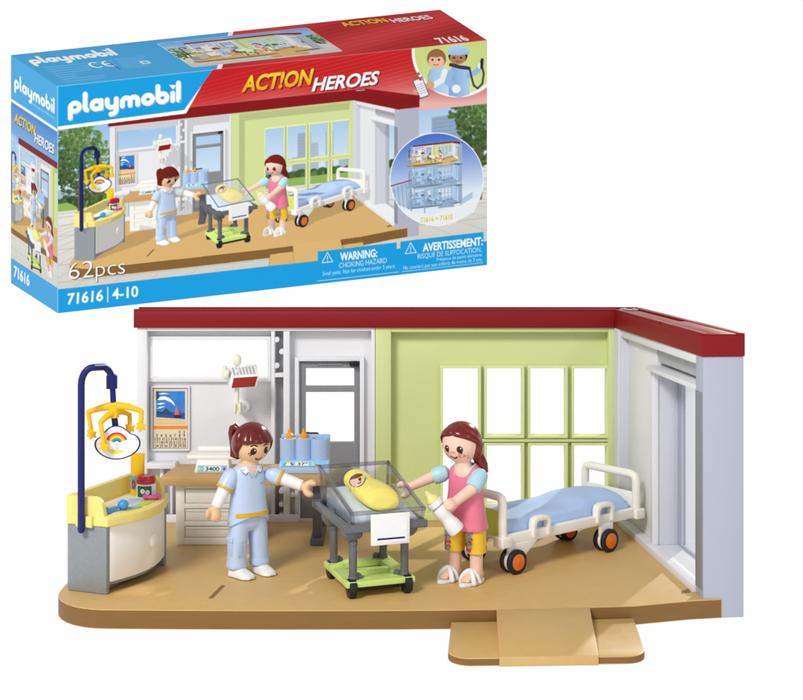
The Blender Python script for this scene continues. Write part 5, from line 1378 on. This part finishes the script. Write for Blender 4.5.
# ------------------------------------------------------------------ lid, 429 x 117 units (second axis runs away from the reader)
tc_ = Canvas(429, 117, 2.0)
def toT(x, y):                                        # photo coordinates to lid units (second axis 0 at the rear edge)
    A_ = np.array([[429 / 429, -47 / 117], [-46 / 429, -31 / 117]]); q = np.linalg.solve(A_, [x - 58, y - 86]); return q[0], 117 - q[1]
tc_.tr = ID; tc_.a[:] = np.array([70, 170, 228]) / 255.0  # bluer front, paler lid: light on the lid put into the print
dg0, dg1 = toT(216.5, 66.6), toT(242, 34.4)
tc_.poly([(dg0[0] - 5, 122), (dg1[0] - 5, -5), (440, -5), (440, 122)], wt)
tc_.poly([(dg0[0], 122), (dg1[0], -5), (440, -5), (440, 122)], lambda U, V: (np.array([196, 34, 38]) + 16 * np.sin(U * .03 + V * .06)[..., None]) / 255.0)
for k in range(22):
    y = -60 + k * 11; tc_.poly([(185, y + 70), (440, y - 20), (440, y - 17), (185, y + 71.2)], (255, 120, 96), .2)
tc_.tr = toT; pic = [(155.5, 43.6), (312, 27.6), (345, 51), (191, 67.4)]
u0p, v0p = toT(*pic[0]); u1p, v1p = toT(*pic[2]); ul, vl = toT(*pic[3])
tmp = Canvas(300, 120, 2.0); outdoors(tmp, 0, 300, 0, 62, 120, 5, .7); tmp.tr = ID; tree(tmp, 12, 56, 18, 26, 120, 3, GREENS, 3); tree(tmp, 288, 52, 16, 26, 120, 4, GREENS, 3); tmp.layer(L_all, lambda U, V: (74 + (U - 22) / 258 * 680, 310 + (V - 12) / 100 * 350))
ub, ue = u0p + 2, u1p - 2; vb_, ve_ = v0p, vl
P_ = tc_._pts(pic); bb = tc_._bb(P_); 
def picfun(U, V):
    s_ = np.clip((U - ub) / (ue - ub), 0, .999); t_ = np.clip((V - vb_) / (ve_ - vb_), 0, .999); return tmp.a[(t_ * tmp.H).astype(int), (s_ * tmp.W).astype(int)]
tc_.tr = ID; tc_.poly(rrect(ub - .8, ue + .8, vb_ - .8, ve_ + .8, 4), wt, .7); tc_.poly(rrect(ub, ue, vb_, ve_, 3.5), picfun)
def band(pl, pr_, h0, h1):                             # text box between two photo points, heights in lid units
    a, b = toT(*pl), toT(*pr_); return a[0], b[0], (a[1] + b[1]) / 2
x0, x1, yb_ = 20, 113, 59
a, b = toT(37, 66), toT(121, 53.2); logo(tc_, a[0] - 1, b[0] - 3, (a[1] + b[1]) / 2 - 17, (a[1] + b[1]) / 2 - 1, wt, w=.35, asp=1.5)
for i, (pl, pr_, n) in enumerate((((46, 68), (91, 63), 6),)):
    for k in range(8):
        a = toT(44 + k * 3.2, 67.6 + k * 2.0); L_ = (68 if k < 4 else 50) - k * 1.5
        xs_ = a[0]; r = random.Random(k)
        while xs_ < a[0] + L_ - (26 if 1 < k < 6 else 0): w_ = r.uniform(2, 6); tc_.line([(xs_, a[1]), (xs_ + w_, a[1])], 1.3, (200, 228, 246), .55); xs_ += w_ + 1.2
a = toT(90.5, 65.8); b = toT(112, 62.6)
for cxx in (a[0] + 6, a[0] + 19): tc_.line([(cxx + 5 * math.cos(math.radians(t)), a[1] - 1 + 9 * math.sin(math.radians(t))) for t in range(50, 315, 15)], 2.0, wt)
tc_.line([(a[0] + 15, a[1] - 1), (a[0] + 21, a[1] - 1)], 2, wt)
tc_.line([toT(107, 60.5), toT(121, 69)], 1.4, (30, 90, 150), .8)
for k in range(8):
    a = toT(115 + k * 1.6, 59 + k * 1.3); r = random.Random(k + 20); xs_ = a[0]
    while xs_ < a[0] + 28 - k: w_ = r.uniform(2, 5); tc_.line([(xs_, a[1]), (xs_ + w_, a[1])], 1.2, (200, 228, 246), .5); xs_ += w_ + 1.2
a = toT(143, 64); tc_.poly([(a[0], a[1] - 10), (a[0] + 9, a[1] - 10), (a[0] + 9, a[1]), (a[0], a[1])], wt, .75); tc_.disc(a[0] + 4.5, a[1] - 5, 2.6, (70, 170, 228))
a, b, c = toT(344, 26), toT(389, 20.6), toT(434, 17)
yv = (a[1] + b[1]) / 2
for dx_, dy_, cl_ in ((1, 2, (110, 16, 18)), (0, 0, None)):
    tc_.text('ACT!ON', a[0] + 1, b[0], yv - 13, yv + 1, cl_ or (250, 206, 50), .03, -.15, dx=dx_, dy=dy_); tc_.text('HEROES', b[0] + 2, c[0] - 1, yv - 7, yv + 6, cl_ or wt, .025, -.15, dx=dx_, dy=dy_)
a, b = toT(443, 43.6), toT(472, 40.3); tc_.text('71616', a[0] - 1, b[0] - 1, a[1] - 21, a[1] - 2, wt, .035)
# ------------------------------------------------------------------ left end, 47 x 228 units
sc_ = Canvas(47, 228, 2.0, 4.0)
toS = lambda x, y: (x - 11, y - 55 - (x - 11) * 31 / 47)
outdoors(sc_, 0, 47, 40, 150, 228, 7, .6)
sc_.layer(shrink(L_room, 2), lambda U, V: (136 + (U - 7.9) / .134, 315 + (V - 79.5) / .315))
sc_.layer(shrink(L_front, 2), lambda U, V: (462 + (U - 38.5) / .16, 421 + (V - 137) / .363))
sc_.tr = ID
sc_.poly([(0, 0), (47, 0), (47, 46.5), (0, 46.5)], wt); sc_.poly([(0, 0), (47, 0), (47, 43.6), (0, 43.6)], (70, 170, 228)); sc_.poly([(0, 46.5), (47, 46.5), (47, 78), (0, 78)], grad((66, 130, 206), (120, 172, 226), 46, 78), .85)  # side blue lightened like the lid, its light put into the print
sc_.poly([(8, 77.5), (47, 77.5), (47, 84), (8, 84)], (120, 26, 30))
logo(sc_, 3.2, 44.2, 21, 31, wt, .3)
sc_.text('www.playmobil.com', 20.5, 43.8, 33.5, 35.8, wt, 0, alpha=.7)
for dx_, dy_, cl_ in ((.4, .8, (60, 60, 70)), (0, 0, None)):
    sc_.text('ACT!ON', 3.2, 25, 55.2, 64.6, cl_ or (250, 206, 50), .03, .2, dx=dx_, dy=dy_); sc_.text('HEROES', 23.6, 43.6, 62, 71.4, cl_ or wt, .02, .2, dx=dx_, dy=dy_)
sc_.poly([(0, 203), (47, 203), (47, 228), (0, 228)], (66, 168, 228)); sc_.text('71616', 3, 18.6, 208.5, 219.5, wt, .03, .06)
sc_.line([(46.8, 0), (46.8, 228)], .8, (180, 220, 244), .8)

# ------------------------------------------------------------------ carton geometry
CAMP = Vector((0, 0, HC))
px8 = {'A': (57.8, 86), 'B': (57.8, 313.3), 'Cc': (487, 40), 'Dd': (487, 265), 'E': (11, 55), 'Fq': (11, 283), 'G': (440, 9.5)}
dep = {'A': 102.65, 'B': 110.0, 'Cc': 124.63, 'Dd': 131.98, 'E': 111.32, 'Fq': 118.68, 'G': 133.3}
up_n = Vector((.0598, -.3424, .9376)).normalized(); p_on = Vector((-29.04, 110.0, -9.89))
def ray(k): return Vector(((px8[k][0] - CX) / F, 1, -(px8[k][1] - YH) / F))
cor = {}
for k in px8:
    r_ = ray(k)
    if k in ('B', 'Dd', 'Fq'): cor[k] = CAMP + r_ * (p_on.dot(up_n) / r_.dot(up_n))
    else: cor[k] = None
for k, b in (('A', 'B'), ('Cc', 'Dd'), ('E', 'Fq')):    # upright edges: nearest point of the sight line to the edge direction
    r_ = ray(k); bpt = cor[b] - CAMP; best = None
    d_ = bpt.y + (dep[k] - dep[b]); cor[k] = CAMP + r_ * d_
r_ = ray('G'); cor['G'] = CAMP + r_ * (((cor['E'] - CAMP).y + (cor['Cc'] - CAMP).y - (cor['A'] - CAMP).y))
cor['Hh'] = cor['Fq'] + cor['Dd'] - cor['B']
carton = thing('toy_carton', 'tilted blue and red printed toy carton standing behind the open toy room', 'box', tuple(cor['B']))
mb = MB()
inn = lambda k: cor[k]
mb.add([cor[k] for k in ('B', 'Dd', 'Hh', 'Fq', 'Cc', 'G', 'E')], [(0, 3, 2, 1), (1, 2, 5, 4), (2, 3, 6, 5)])
mb.build('carton_shell', 'carton', carton)
pm = bpy.data.materials.new('printed_card'); pm.use_nodes = True; nt = pm.node_tree; bs = nt.nodes['Principled BSDF']
at = nt.nodes.new('ShaderNodeAttribute'); at.attribute_name = 'print'; nz = nt.nodes.new('ShaderNodeTexNoise'); nz.inputs['Scale'].default_value = 3; 
mr = nt.nodes.new('ShaderNodeMapRange'); mr.inputs['To Min'].default_value = .24; mr.inputs['To Max'].default_value = .4
nt.links.new(nz.outputs['Fac'], mr.inputs['Value']); nt.links.new(mr.outputs['Result'], bs.inputs['Roughness']); nt.links.new(at.outputs['Color'], bs.inputs['Base Color']); bs.inputs['Specular IOR Level'].default_value = .08
def printed(name, cv, c00, c10, c11, c01):             # corners: top left, top right, bottom right, bottom left
    H, W_ = cv.H, cv.W; s_, t_ = np.meshgrid(np.linspace(0, 1, W_ + 1), np.linspace(0, 1, H + 1)); cs = [np.array(cor[k]) for k in (c00, c10, c11, c01)]
    w4 = [(1 - s_) * (1 - t_), s_ * (1 - t_), s_ * t_, (1 - s_) * t_]
    inv = sum(w / c[1] for w, c in zip(w4, cs)); pt = sum(w[..., None] * (c / c[1]) for w, c in zip(w4, cs)) ; 
    # even spacing of the print as seen flat on the face
    q = sum((w / c[1])[..., None] * c for w, c in zip(w4, cs)) / inv[..., None]
    n = np.cross(cs[1] - cs[0], cs[3] - cs[0]); n /= np.linalg.norm(n)
    if n @ (np.array([0, 0, HC]) - cs[0]) < 0: n = -n
    q = q.reshape(-1, 3) - np.array(cor['B'])
    me = bpy.data.meshes.new(name); me.vertices.add(len(q)); me.vertices.foreach_set('co', q.astype(np.float32).ravel())
    i, j = np.meshgrid(np.arange(W_), np.arange(H)); a = j * (W_ + 1) + i
    f = np.stack([a, a + W_ + 1, a + W_ + 2, a + 1], -1).reshape(-1, 4)
    me.loops.add(f.size); me.loops.foreach_set('vertex_index', f.ravel().astype(np.int32)); me.polygons.add(len(f)); me.polygons.foreach_set('loop_start', np.arange(0, f.size, 4, dtype=np.int32)); me.update(calc_edges=True)
    pad = np.pad(cv.a, ((0, 1), (0, 1), (0, 0)), 'edge'); pad2 = np.pad(cv.a, ((1, 0), (1, 0), (0, 0)), 'edge'); col = np.clip((pad + pad2) / 2 if False else pad, 0, 1)
    rgba = np.ones((len(q), 4)); rgba[:, :3] = srgb2lin(col).reshape(-1, 3) * .94
    ca_ = me.color_attributes.new('print', 'FLOAT_COLOR', 'POINT'); ca_.data.foreach_set('color', rgba.astype(np.float32).ravel())
    me.materials.append(pm); o = bpy.data.objects.new(name, me); C.objects.link(o); o.parent = carton; return o
printed('front_print', fc_, 'A', 'Cc', 'Dd', 'B')
printed('lid_print', tc_, 'E', 'G', 'Cc', 'A')
printed('side_print', sc_, 'E', 'A', 'B', 'Fq')
# ================================================================== BACKDROP, LIGHT, CAMERA
# luminous white table sweep: level under the toy, then rising at the back, added to glow pure white without shadows
nh = Vector((.0598, -.3424)); slope = nh.length / .9376; az = math.atan2(nh.x, -nh.y)
me = bpy.data.meshes.new('backdrop')
pr = []
_b = cor['B']; s0 = (-_b.x * math.sin(az) + _b.y * math.cos(az)) - (_b.z - .03) / slope
for s_ in [-140, 0, 40, 76]: pr.append((s_, 0.0))
for k in range(9):
    t = k / 8; s_ = s0 - 9 + 18 * t; pr.append((s_, slope * 9 * t * t))
for s_ in (110, 160, 240, 330, 460): pr.append((s_, slope * (s_ - s0)))
ca, sa = math.cos(az), math.sin(az)
vs = []
for s_, z in pr:
    for w in (-420, 420): vs.append((w * ca - s_ * sa * 1.0, w * sa + s_ * ca, z))
fs = [(2 * i, 2 * i + 1, 2 * i + 3, 2 * i + 2) for i in range(len(pr) - 1)]
me.from_pydata(vs, [], fs)
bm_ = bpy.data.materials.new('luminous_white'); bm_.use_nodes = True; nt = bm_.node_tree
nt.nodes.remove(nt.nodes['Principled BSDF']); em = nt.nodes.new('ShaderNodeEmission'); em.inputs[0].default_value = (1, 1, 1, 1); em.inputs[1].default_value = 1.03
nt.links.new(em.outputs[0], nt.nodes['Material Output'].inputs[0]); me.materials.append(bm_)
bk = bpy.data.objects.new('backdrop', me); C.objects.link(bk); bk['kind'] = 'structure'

wd = bpy.data.worlds.new('World'); SC.world = wd; wd.use_nodes = True
bgn = wd.node_tree.nodes['Background']; bgn.inputs[0].default_value = (1, 1, 1, 1); bgn.inputs[1].default_value = .42

def aim(o, p, t): o.location = p; o.rotation_euler = (Vector(t) - Vector(p)).to_track_quat('-Z', 'Y').to_euler()
la = bpy.data.lights.new('key_softbox', 'AREA'); la.shape = 'RECTANGLE'; la.size = 36; la.size_y = 28; la.energy = 120000; la.color = (1, .985, .96)
ko = bpy.data.objects.new('key_softbox', la); C.objects.link(ko); aim(ko, (-55, -28, 90), (-2, 64, 3))
lf = bpy.data.lights.new('fill_softbox', 'AREA'); lf.shape = 'RECTANGLE'; lf.size = 50; lf.size_y = 40; lf.energy = 18000
fo_ = bpy.data.objects.new('fill_softbox', lf); C.objects.link(fo_); aim(fo_, (70, -45, 60), (-2, 62, 4))
su = bpy.data.lights.new('low_sun', 'SUN'); su.energy = 2.6; su.angle = math.radians(1.2); su.color = (1, .96, .88)
so = bpy.data.objects.new('low_sun', su); C.objects.link(so)
azs, els = math.radians(28.7), math.radians(27)
dirn = Vector((-math.sin(azs) * math.cos(els), -math.cos(azs) * math.cos(els), -math.sin(els))); so.rotation_euler = dirn.to_track_quat('-Z', 'Y').to_euler()

cam = bpy.data.cameras.new('camera'); co_ = bpy.data.objects.new('camera', cam); C.objects.link(co_)
cam.sensor_width = 36; cam.sensor_fit = 'HORIZONTAL'; cam.lens = 36 * F / 803
cam.shift_x = 0.0; cam.shift_y = -(350 - YH) / 803; cam.clip_start = 1; cam.clip_end = 3000
co_.location = (0, 0, HC); co_.rotation_euler = (math.pi / 2, 0, 0); SC.camera = co_
SC.view_settings.view_transform = 'Standard'; SC.view_settings.look = 'None'; SC.view_settings.exposure = 0
SC.cycles.use_denoising = True
SC.cycles.max_bounces = 10; SC.cycles.transparent_max_bounces = 12; SC.cycles.sample_clamp_indirect = 6
